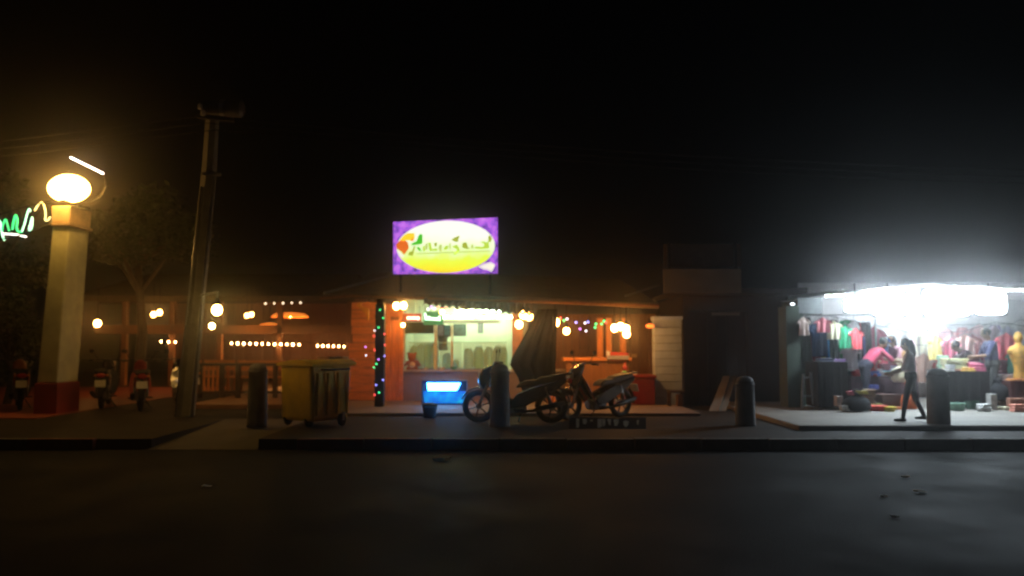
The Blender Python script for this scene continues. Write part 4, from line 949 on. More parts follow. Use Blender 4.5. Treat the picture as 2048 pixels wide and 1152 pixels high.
garment('dark teal dress in the middle of the clothes rail', 1664, 640, 17.5, .5, .95, (.03, .07, .07), 'dress', .2)
garment('white blouse half hidden on the clothes rail', 1672, 634, 17.8, .5, .6, (.7, .7, .66), 'shirt', .7)
garment('green dress on the clothes rail', 1692, 640, 17.5, .55, .85, (.04, .28, .12), 'dress', -.2)
garment('white shirt with red hem right of the green dress', 1708, 640, 17.4, .45, .62, (.8, .8, .8), 'shirt', .6, (.7, .05, .06))
garment('black trousers near the right end of the clothes rail', 1727, 645, 17.6, .42, .9, (.04, .04, .05), 'trousers')
garment('pink shirt at the right end of the clothes rail', 1748, 652, 17.7, .5, .7, (.6, .1, .18), 'shirt', -.4)
for k, (px, py, col, kind, w, h, lab) in enumerate([
    (1785, 648, (.75, .73, .72), 'shirt', .6, .8, 'white shirt hung on the back sheet left of the standing customer'), (1825, 652, (.7, .62, .5), 'dress', .5, 1.0, 'beige dress hung on the back sheet behind the standing customer'),
    (1858, 648, (.72, .68, .5), 'shirt', .62, .9, 'cream shirt hung on the back sheet above the bollard'), (1892, 655, (.62, .28, .28), 'shirt', .6, .8, 'dusty pink shirt hung on the back sheet right of the cream one'),
    (1925, 655, (.6, .25, .26), 'dress', .5, 1.0, 'rose dress hung on the back sheet above the goods table'), (1958, 648, (.66, .4, .42), 'shirt', .62, .85, 'pale rose shirt hung on the back sheet behind the stooping customer'),
    (1990, 650, (.42, .34, .52), 'dress', .5, 1.0, 'lilac dress hung on the back sheet at the right'), (2016, 652, (.45, .44, .55), 'shirt', .5, .8, 'grey lilac shirt hung on the back sheet at the far right'), (2042, 640, (.75, .75, .75), 'shirt', .55, .8, 'white shirt cut off by the right edge of the picture')]):
    garment(lab, px, py, 19.9, w, h, col, kind, R.uniform(-.15, .15))

for k, (px, py, Y, col, kind, w, h, lab) in enumerate([
    (1768, 690, 19.7, (.5, .06, .1), 'shirt', .5, .7, 'crimson shirt in the lower row left of the cream bag'), (1812, 700, 19.6, (.55, .3, .1), 'dress', .45, .9, 'amber dress in the lower row behind the standing customer'),
    (1848, 706, 19.6, (.4, .25, .2), 'shirt', .5, .7, 'brown shirt in the lower row left of the bollard'), (1880, 700, 19.6, (.6, .12, .12), 'shirt', .5, .75, 'red shirt in the lower row above the mint heap'),
    (1908, 690, 19.5, (.65, .25, .2), 'dress', .5, .9, 'coral dress in the lower row above the goods table'), (1940, 700, 19.6, (.5, .05, .12), 'shirt', .5, .75, 'deep pink shirt in the lower row behind the stooping customer'),
    (1970, 690, 19.5, (.35, .1, .15), 'dress', .45, .9, 'wine red dress in the lower row left of the navy customer'), (2004, 700, 19.5, (.2, .08, .12), 'shirt', .5, .8, 'dark plum shirt in the lower row above the silver tub'),
    (2030, 690, 19.5, (.1, .25, .2), 'dress', .45, .9, 'sea green dress in the lower row at the right edge'), (1735, 660, 18.6, (.08, .1, .3), 'shirt', .5, .75, 'royal blue shirt hung behind the rail'),
    (1625, 650, 17.9, (.35, .05, .08), 'shirt', .45, .8, 'dark red shirt behind the charcoal dress'), (1655, 655, 17.9, (.5, .45, .1), 'shirt', .45, .7, 'mustard shirt behind the navy shirt'),
    (1682, 655, 17.9, (.08, .08, .1), 'trousers', .45, .9, 'black trousers behind the green dress'), (1700, 690, 17.3, (.55, .5, .55), 'shirt', .4, .5, 'pale grey top low on the clothes rail'),
    (1870, 668, 19.2, (.75, .6, .2), 'shirt', .45, .6, 'yellow shirt hung in front of the back sheet'), (1905, 672, 19.2, (.7, .2, .25), 'shirt', .45, .6, 'hot pink shirt hung in front of the rose dress'),
    (1945, 668, 19.2, (.3, .1, .1), 'shirt', .45, .6, 'oxblood shirt hung in front of the pale rose one')]):
    garment(lab, px, py, Y, w, h, col, kind, R.uniform(-.5, .5))
for k, (px, py, Y, col, kind, w, h, lab) in enumerate([
    (1608, 632, 16.9, (.7, .55, .5), 'shirt', .34, .4, 'small salmon top at the very left corner of the stall'), (1646, 634, 16.9, (.85, .3, .35), 'shirt', .36, .32, 'small pink top at the left front of the stall'),
    (1668, 640, 16.95, (.8, .78, .55), 'shirt', .36, .4, 'small cream top at the left front of the stall'), (1690, 648, 17.0, (.05, .5, .25), 'shirt', .36, .5, 'small emerald top at the left front of the stall'),
    (1712, 655, 17.0, (.8, .1, .12), 'shirt', .36, .45, 'small scarlet top left of the pink customer'), (1988, 650, 18.3, (.85, .75, .85), 'shirt', .45, .55, 'pale lilac shirt hung above the navy customer'),
    (2012, 665, 18.0, (.8, .15, .2), 'shirt', .45, .6, 'bright red shirt hung above the silver tub'), (1930, 668, 18.4, (.9, .55, .5), 'shirt', .45, .55, 'peach shirt hung above the stooping customer'),
    (1902, 676, 18.4, (.85, .2, .3), 'shirt', .42, .5, 'raspberry shirt hung left of the peach one'), (1762, 668, 18.2, (.2, .35, .75), 'shirt', .42, .5, 'sky blue shirt hung behind the pink customer'),
    (1822, 680, 18.4, (.85, .5, .55), 'dress', .42, .7, 'light pink dress hung behind the standing customer'), (2030, 700, 17.6, (.1, .4, .3), 'shirt', .4, .5, 'jade shirt hung beside the mannequin')]):
    garment(lab, px, py, Y, w, h, col, kind, R.uniform(-.5, .5))
for q_ in [('bright red folded shirts at the front of the plum table', 1722, 752, 17.45, .3, .14, .2, (.8, .08, .1)), ('white folded linen at the front of the plum table', 1770, 752, 17.43, .3, .1, .15, (.85, .85, .85)),
    ('blue folded shirts at the front of the plum table', 1748, 752, 17.42, .22, .12, .15, (.1, .25, .7)), ('hot pink folded shirts at the front of the goods table', 1952, 743, 16.7, .3, .16, .2, (.85, .15, .3)),
    ('white folded towels at the front left of the goods table', 1900, 743, 16.66, .2, .16, .12, (.9, .88, .85)), ('red cloth heap on the floor before the plum table', 1752, 822, 16.1, .34, .12, .25, (.7, .08, .06)),
    ('yellow cloth heap on the floor before the plum table', 1778, 824, 16.0, .22, .1, .2, (.85, .6, .08)), ('white cloth heap on the floor left of the black bag', 1690, 822, 15.8, .16, .12, .15, (.8, .78, .75)),
    ('coral cloth heap on the floor at the right edge', 2040, 824, 15.9, .3, .14, .2, (.8, .3, .22)), ('white cloth heap on the floor right of the goods table', 1968, 823, 16.0, .2, .14, .2, (.85, .84, .8))]:
    STOCK.append(q_)
# stall front: clothes lines the back rows hang from
for py, Y, lab in ((646, 19.93, 'upper clothes line across the back of the stall'), (688, 19.62, 'lower clothes line across the back of the stall')):
    tag(MB().tube([at(1765, py, Y), at(1900, py + 4, Y), at(2075, py, Y)], .006, 5).build('clothes_line', rubber), lab, 'clothes line')

tag(MB().tube([at(1600, 627, 16.93), at(1660, 632, 16.93), at(1725, 646, 17.0), at(1752, 640, 17.6)], .006, 5).build('clothes_line', rubber), 'short clothes line across the left front of the stall', 'clothes line')
tag(MB().tube([at(1752, 650, 18.2), at(1830, 668, 18.4), at(1930, 662, 18.4), at(1990, 644, 18.3), at(2075, 656, 18.0)], .006, 5).build('clothes_line', rubber), 'sagging clothes line through the middle of the stall', 'clothes line')
# black draped table at the left and goods
def draped(label, px0, px1, pytop, Y, d, z0, m, cat='table'):
    x0, x1 = X(px0, Y), X(px1, Y); zt = Z(pytop, Y)
    t = thing('draped_table', label, cat, ((x0 + x1) / 2, Y + d / 2, z0), 0, 'draped tables of the stall')
    MB().bb(x0 + .03, x1 - .03, Y + .03, Y + d - .03, zt - .035, zt - .008).build('tabletop', dark_timber, t)
    for a in (x0 + .08, x1 - .08):
        for b in (Y + .08, Y + d - .08): MB().bb(a - .02, a + .02, b - .02, b + .02, z0, zt - .035).build('leg', steel, t)
    per = []; K = 12
    for i in range(K): per.append((x0 + (x1 - x0) * i / K, Y))
    for i in range(K // 2): per.append((x1, Y + d * i / (K // 2)))
    for i in range(K): per.append((x1 - (x1 - x0) * i / K, Y + d))
    for i in range(K // 2): per.append((x0, Y + d - d * i / (K // 2)))
    v = []; cx, cyy = (x0 + x1) / 2, Y + d / 2
    for s in range(6):
        q = s / 5
        for i, (a, b) in enumerate(per):
            w = 1 + .06 * q * math.sin(i * 2.3); v.append((cx + (a - cx) * w, cyy + (b - cyy) * w, zt - q * (zt - z0 - .05)))
    n = len(per); f = [tuple(range(n))] + [(s * n + i, s * n + (i + 1) % n, (s + 1) * n + (i + 1) % n, (s + 1) * n + i) for s in range(5) for i in range(n)]
    MB().add(v, f).build('cloth', m, t)
    return zt
draped('low table under a black cloth at the left front of the stall', 1634, 1694, 724, 16.3, .7, AZ, cloth_black)
draped('goods table under a dark cloth behind the bollard', 1892, 1976, 742, 16.6, .8, AZ, mat('cloth_charcoal', (.05, .045, .05), .95))
draped('goods table under a plum cloth in the middle of the stall', 1700, 1832, 752, 17.4, .8, AZ, mat('cloth_plum', (.10, .045, .07), .95))
draped('goods table with dark cloth at the right edge of the picture', 2018, 2110, 762, 16.7, .8, AZ, mat('cloth_maroon', (.12, .03, .03), .95))
# trestle frame
tf = thing('trestle', 'pale folding trestle beside the black draped table', 'trestle', (X(1616, 16.6), 16.6, AZ))
for a, b in (((1604, 816), (1607, 748)), ((1628, 816), (1621, 745))):
    MB().bar(at(*a, 16.6), at(*b, 16.6), .05, .04).build('leg', pale_boards, tf)
MB().bar(at(1606, 756, 16.62), at(1622, 754, 16.62), .05, .03).build('crosspiece', pale_boards, tf)
MB().bar(at(1606, 792, 16.62), at(1626, 792, 16.62), .04, .03).build('crosspiece', pale_boards, tf)

def bundle(label, px, py, Y, w, h, d, col, name='folded_garment', cat='folded clothes', group='goods of the clothes stall'):
    "soft folded bundle resting at (px, py)"
    c = at(px, py, Y); key = 'goods_%02d%02d%02d' % tuple(int(q * 99) for q in col); mb = MB(); sm = False; bv = .012
    if name == 'folded_garment':                          # a stack of folded layers, each a little askew
        nl = max(2, int(h / .045)); z = c.z
        for q in range(nl):
            th_ = h / nl * R.uniform(.8, 1.15); M = Matrix.Rotation(R.uniform(-.16, .16), 3, 'Z')
            mb.box((c.x + R.uniform(-.03, .03), c.y + R.uniform(-.02, .02), z + th_ / 2), (w * R.uniform(.8, 1.02), d * R.uniform(.8, 1), th_ * .93), M); z += th_
    elif name == 'parcel':
        mb.box((c.x, c.y, c.z + h / 2), (w, d, h), Matrix.Rotation(R.uniform(-.3, .3), 3, 'Z')); bv = .008
    elif name == 'basket':
        mb.lathe([(.40, 0), (.47, .5), (.5, .9), (.53, .92), (.53, 1.0), (.46, 1.0), (.40, .3)], (0, 0, 0), 18)
        mb.v = [Vector((v.x * w + c.x, v.y * d + c.y, v.z * h + c.z)) for v in mb.v]
    else:                                                 # a bag: bulging belly, gathered neck, two handles
        N = 18; v = []; pr = [(.78, 0), (1, .12), (1.02, .38), (.86, .62), (.45, .76), (.26, .82), (.34, .9), (.42, 1)]
        for rr, zz_ in pr:
            for i in range(N):
                a = 2 * PI * i / N; k = rr * (1 + .09 * math.sin(i * 2.7 + zz_ * 5) + .05 * R.uniform(-1, 1)); v.append((c.x + math.cos(a) * w / 2 * k, c.y + math.sin(a) * d / 2 * k, c.z + h * zz_ * (1 + .05 * R.uniform(-1, 1))))
        f = [(j * N + i, j * N + (i + 1) % N, (j + 1) * N + (i + 1) % N, (j + 1) * N + i) for j in range(len(pr) - 1) for i in range(N)] + [tuple(range(N))[::-1], tuple((len(pr) - 1) * N + i for i in range(N))]
        mb.add(v, f); sm = True; bv = 0
        for s_ in (-1, 1): mb.tube([(c.x - w * .16, c.y + s_ * .02, c.z + h * .9), (c.x - w * .1, c.y + s_ * .05, c.z + h * 1.18), (c.x + w * .1, c.y + s_ * .05, c.z + h * 1.18), (c.x + w * .16, c.y + s_ * .02, c.z + h * .9)], .012, 6)
    o = mb.build(name, mat(key, col, .85, 0, .35, 12, .3), loc=c, smooth=sm, bevel=bv)
    return tag(o, label, cat, group)
bundle('white folded cloth on the rail foot beside the green dress', 1700, 742, 17.5, .28, .2, .2, (.8, .8, .8))
bundle('yellow box on the goods behind the pink customer', 1717, 708, 17.9, .17, .14, .15, (.8, .62, .03))
bundle('dark stack of trousers at the left end of the plum table', 1712, 752, 17.7, .4, .4, .3, (.05, .045, .09))
bundle('red folded shirt on the plum table', 1738, 752, 17.5, .24, .26, .3, (.55, .07, .07))
bundle('teal folded shirt on the plum table', 1766, 752, 17.6, .34, .12, .3, (.05, .32, .38))
bundle('dark red folded shirt on the plum table', 1780, 745, 17.9, .5, .2, .3, (.25, .03, .06))
bundle('big cream bag on the right end of the plum table', 1803, 764, 17.2, .42, .40, .3, (.85, .7, .5), 'cloth_bag', 'bag')
bundle('black bulging bag on the stall floor', 1713, 821, 15.9, .52, .34, .4, (.02, .022, .03), 'cloth_bag', 'bag')
bundle('pale shoe-sized parcel left of the black bag', 1677, 812, 16.2, .13, .2, .12, (.75, .6, .55), 'parcel', 'parcel')
bundle('yellow and white bundle on top of the black bag', 1722, 788, 15.9, .22, .07, .15, (.7, .6, .2))
bundle('pink bundle on top of the black bag', 1700, 790, 15.9, .12, .07, .12, (.7, .2, .25))
bundle('orange flat cloth on the stall floor under the plum table', 1762, 803, 17.0, .3, .05, .25, (.85, .35, .03))
bundle('brown bundle beside the black bag', 1736, 812, 16.6, .25, .35, .25, (.16, .09, .05))
bundle('orange red bag below the cream bag', 1818, 822, 16.6, .3, .5, .25, (.6, .13, .04), 'cloth_bag', 'bag')
bundle('orange cloth on the floor beside the orange red bag', 1793, 822, 16.5, .32, .1, .25, (.65, .2, .06))
bundle('white plastic bottle bag near the standing customer', 1822, 786, 16.4, .12, .14, .12, (.55, .75, .78), 'parcel', 'parcel')
bundle('yellow white heap on the goods table', 1903, 743, 16.8, .34, .27, .3, (.85, .8, .45))
bundle('mint heap on the goods table', 1888, 742, 17.0, .22, .34, .2, (.5, .8, .55))
bundle('orange fruit-coloured heap on the goods table', 1930, 743, 16.7, .3, .09, .3, (.8, .45, .1))
bundle('salmon bundle at the front of the goods table', 1910, 744, 16.65, .3, .06, .1, (.75, .3, .22))
bundle('mint and white basket on the apron behind the bollard', 1910, 822, 16.2, .4, .16, .3, (.3, .5, .4), 'basket', 'basket')
bundle('white shoes box standing by the goods table', 1984, 822, 16.4, .12, .34, .2, (.6, .58, .55), 'parcel', 'parcel')
bundle('flat pale box on the apron at the right', 2012, 822, 16.4, .3, .08, .3, (.75, .7, .5), 'parcel', 'parcel')
bundle('brown round bundle right of the goods table', 2012, 812, 17.0, .25, .2, .25, (.3, .2, .14))
bundle('silver white tub of goods at the right', 2008, 764, 17.2, .34, .16, .3, (.8, .8, .82), 'basket', 'basket')
bundle('maroon stack behind the silver tub', 2008, 746, 17.8, .34, .3, .3, (.16, .05, .07))
bundle('orange heap on the right-hand table', 2036, 762, 16.8, .4, .06, .3, (.8, .3, .1))
for q_ in [('grey folded jeans on the black draped table', 1648, 726, 16.6, .3, .1, .3, (.12, .14, .2)), ('violet folded scarf on the black draped table', 1678, 726, 16.6, .25, .08, .25, (.2, .1, .28)),
    ('purple bag standing under the clothes rail', 1668, 800, 17.4, .35, .45, .3, (.1, .05, .15), 'cloth_bag', 'bag'), ('blue parcel under the plum table front', 1745, 778, 17.2, .22, .09, .2, (.08, .1, .4), 'parcel', 'parcel'),
    ('olive cloth on the floor by the brown bundle', 1752, 815, 16.5, .22, .09, .2, (.2, .2, .06)), ('dark box on the floor under the plum table', 1778, 818, 16.8, .5, .3, .3, (.07, .035, .03), 'parcel', 'box'),
    ('red crate under the plum table', 1748, 800, 17.3, .4, .14, .3, (.3, .05, .04), 'basket', 'crate'), ('lilac folded shirt on the plum table behind the cream bag', 1790, 752, 17.8, .3, .22, .25, (.45, .35, .5)),
    ('white folded shirt in the middle of the plum table', 1752, 752, 17.55, .22, .16, .25, (.75, .74, .72)), ('rose folded shirt at the back of the goods table', 1945, 742, 17.2, .3, .2, .25, (.6, .2, .25)),
    ('pale yellow folded shirt at the back of the goods table', 1918, 742, 17.2, .28, .26, .25, (.8, .7, .35)), ('dark green tub beside the goods table legs', 1945, 822, 16.5, .26, .2, .25, (.04, .09, .06), 'basket', 'tub'),
    ('black sack against the right-hand table', 1998, 800, 16.9, .35, .42, .3, (.025, .025, .03), 'cloth_bag', 'sack'), ('brown sandals box in front of the right-hand table', 2034, 822, 16.3, .3, .25, .25, (.25, .1, .06), 'parcel', 'box')]:
    bundle(*q_)
for q_ in STOCK: bundle(*q_)
# golden mannequin bust
mq = thing('mannequin', 'golden draped mannequin bust on the right-hand table', 'mannequin', at(2040, 760, 17.0))
mc = at(2040, 760, 17.0); gold = mat('gold_cloth', (.6, .32, .05), .6, .1, .4, 14, .4)
MB().lathe([(.13, 0), (.12, .08), (.10, .2), (.12, .34), (.17, .48), (.19, .6), (.16, .68), (.07, .72), (.055, .78)], mc, 20).build('torso', gold, mq, smooth=True)
MB().ball(mc + Vector((0, 0, .88)), .10, 14, 9, (.85, .95, 1.2)).build('head', gold, mq, smooth=True)
for s in (-1, 1): MB().ball(mc + Vector((s * .17, 0, .58)), .07, 10, 7).build('shoulder_cap', gold, mq, smooth=True)

# ================================================================== PEOPLE
def person(label, loc, rz, H=1.6, lean=0., head_pitch=0., armL=(.3, .2), armR=(.3, .2), stride=.0, top=(.3, .3, .3), bottom=(.03, .03, .04), skin=(.35, .2, .12), hair=(.012, .01, .009), long_hair=True, sleeve=.5, knee=0.):
    "faces +x before rotation; one remeshed body surface with per-limb materials"
    t = thing('person', label, 'person', loc, rz, 'people at the clothes stall'); k = H / 1.7
    S = lambda *a: Vector(a) * k
    hip = S(0, 0, .90); cl, sl_ = math.cos(lean), math.sin(lean)
    def up(x, y, z): z -= .90; return hip + Vector((x * cl + z * sl_, y, -x * sl_ + z * cl)) * k
    caps = []                                             # (p, q, r0, r1, flat, tag)
    chest, neck, headc = up(0, 0, 1.28), up(-.01, 0, 1.45), None
    caps += [(up(0, -.06, .92), up(0, -.06, .98), .125, .12, 1, 'b'), (up(0, .06, .92), up(0, .06, .98), .125, .12, 1, 'b')]
    caps += [(up(0, y, 1.0), up(0, y * 1.3, 1.32), .11, .115, 1, 't') for y in (-.06, .06)]
    caps += [(up(0, -.13, 1.37), up(0, .13, 1.37), .075, .075, 1, 't'), (up(-.01, 0, 1.38), up(.01, 0, 1.52), .055, .05, 1, 's')]
    hp = lean * .5 + head_pitch; hd = Vector((math.sin(hp), 0, math.cos(hp))); hf = Vector((math.cos(hp), 0, -math.sin(hp)))
    nb_ = up(.01, 0, 1.50); headc = nb_ + hd * .115 * k + hf * .015 * k
    caps += [(headc - hd * .03 * k, headc + hd * .035 * k, .082, .09, 1, 's'), (headc - hd * .085 * k + hf * .03 * k, headc - hd * .04 * k + hf * .03 * k, .05, .065, 1, 's')]
    caps += [(headc + hf * .085 * k - hd * .005 * k, headc + hf * .103 * k - hd * .03 * k, .012, .016, 1, 's')]
    for s in (-1, 1): caps.append((headc + Vector((0, s * .088, 0)) * k - hd * .02 * k, headc + Vector((0, s * .09, 0)) * k + hd * .015 * k, .014, .016, 1, 's'))
    for s, (a1, a2) in ((1, armL), (-1, armR)):
        sh = up(0, s * .17, 1.37); d1 = Vector((math.sin(a1), s * .12, -math.cos(a1))).normalized(); el = sh + d1 * .29 * k
        d2 = Vector((math.sin(a1 + a2), -s * .05, -math.cos(a1 + a2))).normalized(); wr = el + d2 * .25 * k
        ms = sh + d1 * .29 * k * min(1, sleeve * 2)
        caps.append((sh, ms, .06, .052, 1, 't'))
        if sleeve < .5: caps.append((ms, el, .048, .042, 1, 's'))
        caps.append((el, el + d2 * .25 * k * max(0, sleeve * 2 - 1), .045, .042, 1, 't' if sleeve > .5 else 's'))
        caps.append((el, wr, .041, .029, 1, 's'))
        sd_ = d2.cross(Vector((0, 1, 0))).normalized(); yv = Vector((0, 1, 0))
        pm = wr + d2 * .075 * k; caps.append((wr + d2 * .02 * k, pm, .03, .034, 1, 's'))
        for q in range(4):
            off = sd_ * (q - 1.5) * .019 * k; L = (.06, .072, .068, .052)[q] * k
            a = pm + off; b = a + d2 * L * .6 - yv * s * .008; c = b + d2 * L * .35 - yv * s * .022 
            caps += [(a, b, .0105, .0098, 1, 's'), (b, c, .0098, .009, 1, 's')]
        th_ = wr + d2 * .03 * k + sd_ * -.028 * k; caps += [(th_, th_ + d2 * .03 * k - sd_ * .024 * k, .012, .0105, 1, 's'), (th_ + d2 * .03 * k - sd_ * .024 * k, th_ + d2 * .06 * k - sd_ * .026 * k, .0105, .0095, 1, 's')]
    for s in (-1, 1):
        hj = S(0, s * .09, .9); kn = S(.02 + s * stride * .5 + knee, s * .095, .48); an = S(s * stride - (.05 if s < 0 and stride else 0), s * .10, .09 + (.04 if s * stride < 0 else 0))
        caps += [(hj, kn, .088, .06, 1, 'b'), (kn, an, .058, .042, 1, 'b'), (an + S(-.03, 0, -.05), an + S(.15, s * .02, -.06), .04, .03, 1, 'f')]
    mb = MB()
    for p, q, r0, r1, fl, tg in caps:
        r0 *= k; r1 *= k; p, q = Vector(p), Vector(q); d = q - p
        if d.length < 1e-4: d = Vector((0, 0, .001)); q = p + d
        u = d.normalized(); pts = [p - u * r0 * .98, p - u * r0 * .7, p, p.lerp(q, .5), q, q + u * r1 * .7, q + u * r1 * .98]
        mb.tube(pts, [r0 * .2, r0 * .72, r0, (r0 + r1) / 2, r1, r1 * .72, r1 * .2], 12)
    o = mb.build('body', mat('skin_%d' % int(skin[0] * 100), skin, .55, 0, .08, 6, 0), None, local=True)
    md = o.modifiers.new('union', 'REMESH'); md.mode = 'VOXEL'; md.voxel_size = .0085; md.use_smooth_shade = True
    sm = o.modifiers.new('soft', 'SMOOTH'); sm.factor = .5; sm.iterations = 2
    dg = bpy.context.evaluated_depsgraph_get(); me = bpy.data.meshes.new_from_object(o.evaluated_get(dg)); o.modifiers.clear(); o.data = me
    me.materials.clear()
    kk = lambda c: '_%02d%02d%02d' % tuple(int(z * 99) for z in c)
    ms_ = {'s': mat('skin' + kk(skin), skin, .55, 0, .08, 6, 0), 't': mat('top' + kk(top), top, .9, 0, .15, 7, .2), 'b': mat('bottom' + kk(bottom), bottom, .9, 0, .15, 7, .2), 'f': mat('shoe', (.03, .025, .022), .6)}
    for z in 'stbf': me.materials.append(ms_[z])
    segs = [(Vector(p), Vector(q), max(r0, r1) * k, tg) for p, q, r0, r1, fl, tg in caps]
    for pl in me.polygons:
        c = pl.center; best = 1e9; bt_ = 's'
        for p, q, r, tg in segs:
            d = q - p; L2 = d.length_squared; u = max(0, min(1, (c - p).dot(d) / L2)) if L2 > 0 else 0
            e = (c - (p + d * u)).length - r
            if tg == 's' and r > .045 * k and c.z > 0 and (c - headc).length > .2 * k: e += .01
            if e < best: best = e; bt_ = tg
        pl.material_index = 'stbf'.index(bt_); pl.use_smooth = True
    o.parent = t
    hm = mat('hair', hair, .4, 0, .2, 30, .3)
    hmb = MB().ball(headc + hd * .022 * k - hf * .016 * k, .102 * k, 16, 10, (1, .96, 1.05))
    if long_hair:
        bk = headc - hf * .07 * k; hmb.tube([bk + hd * .05 * k, bk - hd * .06 * k - hf * .02 * k, bk - hd * .2 * k - hf * .03 * k - Vector((0, 0, .03)), bk - hd * .27 * k - hf * .02 * k - Vector((0, 0, .06))], [.08 * k, .085 * k, .06 * k, .02 * k], 12)
    hmb.build('hair', hm, t, local=True, smooth=True)
    for s in (-1, 1): MB().ball(headc + hf * .083 * k + Vector((0, s * .032 * k, 0)) + hd * .004 * k, .011 * k, 8, 6).build('eye', mat('eye', (.05, .04, .04), .2, 0, .1, 4, 0), t, local=True, smooth=True)
    MB().ball(headc + hf * .082 * k - hd * .062 * k, .02 * k, 8, 6, (.5, 1, .35)).build('mouth', mat('lips', (.3, .1, .08), .5, 0, .1, 4, 0), t, local=True, smooth=True)
    return t
fY = GY(846, AZ)
person('person in a pale top and dark trousers walking beside the bollard', (X(1834, fY), fY + .25, AZ), PI * .85, 1.38, .06, .2, (.35, .9), (.2, 1.0), .17, (.85, .66, .72), (.03, .03, .035))
person('person in a bright pink shirt stooping over the plum table', (X(1732, 17.0), 17.1, AZ), .15, 1.58, .75, .1, (.9, .5), (.8, .6), .1, (.62, .09, .17), (.04, .04, .07), long_hair=False)
person('person with dark hair leaning in from behind the plum table', (X(1795, 18.5), 18.6, AZ), PI * 1.25, 1.5, .35, .3, (.7, .6), (.6, .7), .05, (.5, .25, .3), (.05, .05, .06))
person('person in a dark maroon shirt stooping over the goods table', (X(1958, 17.8), 17.8, AZ), PI - .25, 1.55, .85, .0, (.9, .5), (.8, .4), .12, (.06, .02, .03), (.06, .06, .065), long_hair=False)
person('person in a navy shirt standing at the right of the goods table', (X(1984, 17.1), 17.1, AZ), PI - .1, 1.62, .12, .25, (.5, 1.0), (.4, .9), .08, (.03, .035, .1), (.05, .05, .05), long_hair=False)

# ================================================================== VEGETATION
def leaves(c, rad, n, size, rng, holes=.25):
    mb = MB(); cl_ = [(Vector((rng.uniform(-1, 1), rng.uniform(-1, 1), rng.uniform(-1, 1))), rng.uniform(.25, .5)) for _ in range(26)]
    cl_ = [(Vector((v.x * rad[0], v.y * rad[1], v.z * rad[2])) * .8, r) for v, r in cl_ if v.length < 1.15]
    while len(cl_) < 8: cl_.append((Vector((rng.uniform(-.6, .6) * rad[0], rng.uniform(-.6, .6) * rad[1], rng.uniform(-.6, .6) * rad[2])), .4))
    for _ in range(n):
        cc_, r = rng.choice(cl_); d = Vector((rng.gauss(0, 1), rng.gauss(0, 1), rng.gauss(0, 1))).normalized() * (rng.random() ** .5)
        p = Vector(c) + cc_ + Vector((d.x * rad[0], d.y * rad[1], d.z * rad[2])) * r
        a = Vector((rng.gauss(0, 1), rng.gauss(0, 1), rng.gauss(0, .6))).normalized(); b = a.cross(Vector((rng.gauss(0, 1), rng.gauss(0, 1), rng.gauss(0, 1)))).normalized(); s = size * rng.uniform(.6, 1.3)
        mb.add([p - a * s, p + b * s * .42, p + a * s, p - b * s * .42], [(0, 1, 2, 3)])
    return mb
def tree(name, label, px, Y, zc, rad, n, size, seed, group=None, z0=PZ):
    rng = random.Random(seed); bx = X(px, Y); t = thing(name, label, 'tree' if 'tree' in name else 'shrub', (bx, Y, z0), 0, group)
    c = Vector((bx, Y, zc)); pts = [(bx, Y, z0 - .05), (bx + .1, Y + .05, z0 + (zc - z0) * .4), (bx - .05, Y, zc - rad[2] * .5), (bx, Y, zc)]
    r = .05 + .05 * zc / 2; tk = MB().tube(pts, [r, r * .75, r * .55, r * .3], 9)
    for k in range(6):
        a = k * 1.05 + rng.random(); q = Vector(pts[2]) if k % 2 else Vector(pts[1]).lerp(Vector(pts[2]), .6)
        e = c + Vector((math.cos(a) * rad[0] * .7, math.sin(a) * rad[1] * .7, rng.uniform(-.2, .5) * rad[2])); tk.tube([q, q.lerp(e, .5) + Vector((0, 0, .1)), e], [r * .4, r * .25, r * .1], 6)
    tk.build('trunk', bark, t); leaves(c, rad, n, size, rng).build('crown', leaf_m, t)
tree('leafy_tree', 'leafy tree behind the gate pillar and utility pole', 275, 21.5, 4.3, (1.9, 1.5, 1.5), 6500, .085, 3)
tree('leafy_shrub', 'tall leafy shrub at the left edge behind the neon sign', 18, 18.8, 1.9, (.8, .8, 1.3), 4500, .07, 5)
tree('leafy_tree', 'dark tree high behind the neon sign at the far left', -40, 23, 4.6, (2.2, 1.6, 1.8), 5500, .09, 8)
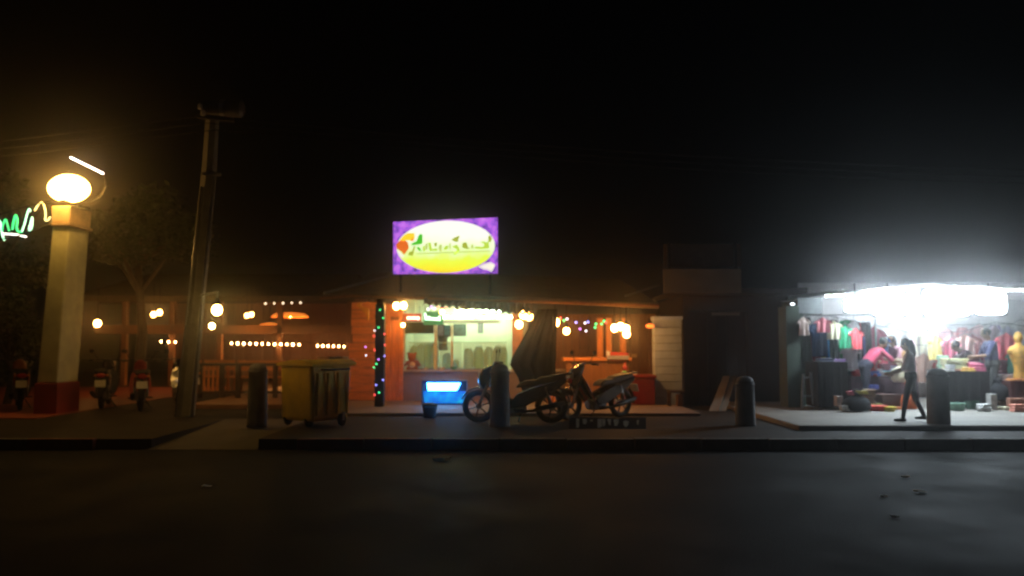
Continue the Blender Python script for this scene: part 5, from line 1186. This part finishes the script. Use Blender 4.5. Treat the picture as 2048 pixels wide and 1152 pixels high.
for k, (px, py, w, col, lab) in enumerate([(1812, 956, .09, (.6, .5, .35), 'tan paper scrap on the road below the bollard'), (1840, 986, .12, (.6, .48, .34), 'larger tan paper scrap on the road below the bollard'), (1768, 995, .07, (.6, .62, .6), 'white scrap on the lit part of the road'), (1790, 1036, .07, (.5, .5, .5), 'grey scrap nearest the camera on the lit road'), (885, 922, .22, (.35, .33, .25), 'flattened pale rubbish on the road before the blue motorbike'), (414, 975, .10, (.5, .55, .58), 'bluish scrap on the road at the left')]):
    Y = GY(py, 0); c = at(px, py, Y); c.z = .002; v = []
    for j in range(4):
        for q in range(4): v.append((c.x + (q - 1.5) / 3 * w + R.uniform(-.1, .1) * w, c.y + (j - 1.5) / 3 * w * .8, .004 + R.uniform(.02, .22) * w))
    f = [(j * 4 + q, j * 4 + q + 1, j * 4 + q + 5, j * 4 + q + 4) for j in range(3) for q in range(3)]
    n0 = len(v); v += [(a, b, z_ + .003) for a, b, z_ in v]; f += [tuple(n0 + z_ for z_ in reversed(t_)) for t_ in f]
    tag(MB().add(v, f).build('paper_scrap', mat('scrap_%d' % k, col, .8), loc=c), lab, 'litter', 'litter on the road')
# low back hedge that closes the yard
struct(MB().bb(-16, X(240, 33.5), 33.4, 33.6, PZ, 2.2).build('yard_wall', shop_dark))

# ================================================================== HAZE
me = bpy.data.meshes.new('haze'); b_ = MB().bb(-84, 84, -9, 84, -1.2, 11.5); me.from_pydata(b_.v, [], b_.f)
hz = bpy.data.objects.new('haze', me); COL.objects.link(hz); hz['kind'] = 'stuff'; hz['label'] = 'thin haze added for the lens glow around the lamps'; hz['category'] = 'haze'
hm = bpy.data.materials.new('haze'); hm.use_nodes = True; n = hm.node_tree; n.nodes.clear()
out = n.nodes.new('ShaderNodeOutputMaterial'); pv_ = n.nodes.new('ShaderNodeVolumePrincipled'); n.links.new(pv_.outputs[0], out.inputs['Volume'])
pv_.inputs['Color'].default_value = (.85, .85, .85, 1); pv_.inputs['Density'].default_value = .0055; pv_.inputs['Anisotropy'].default_value = .96  # even haze volume, added in place of the lens glow
me.materials.append(hm)
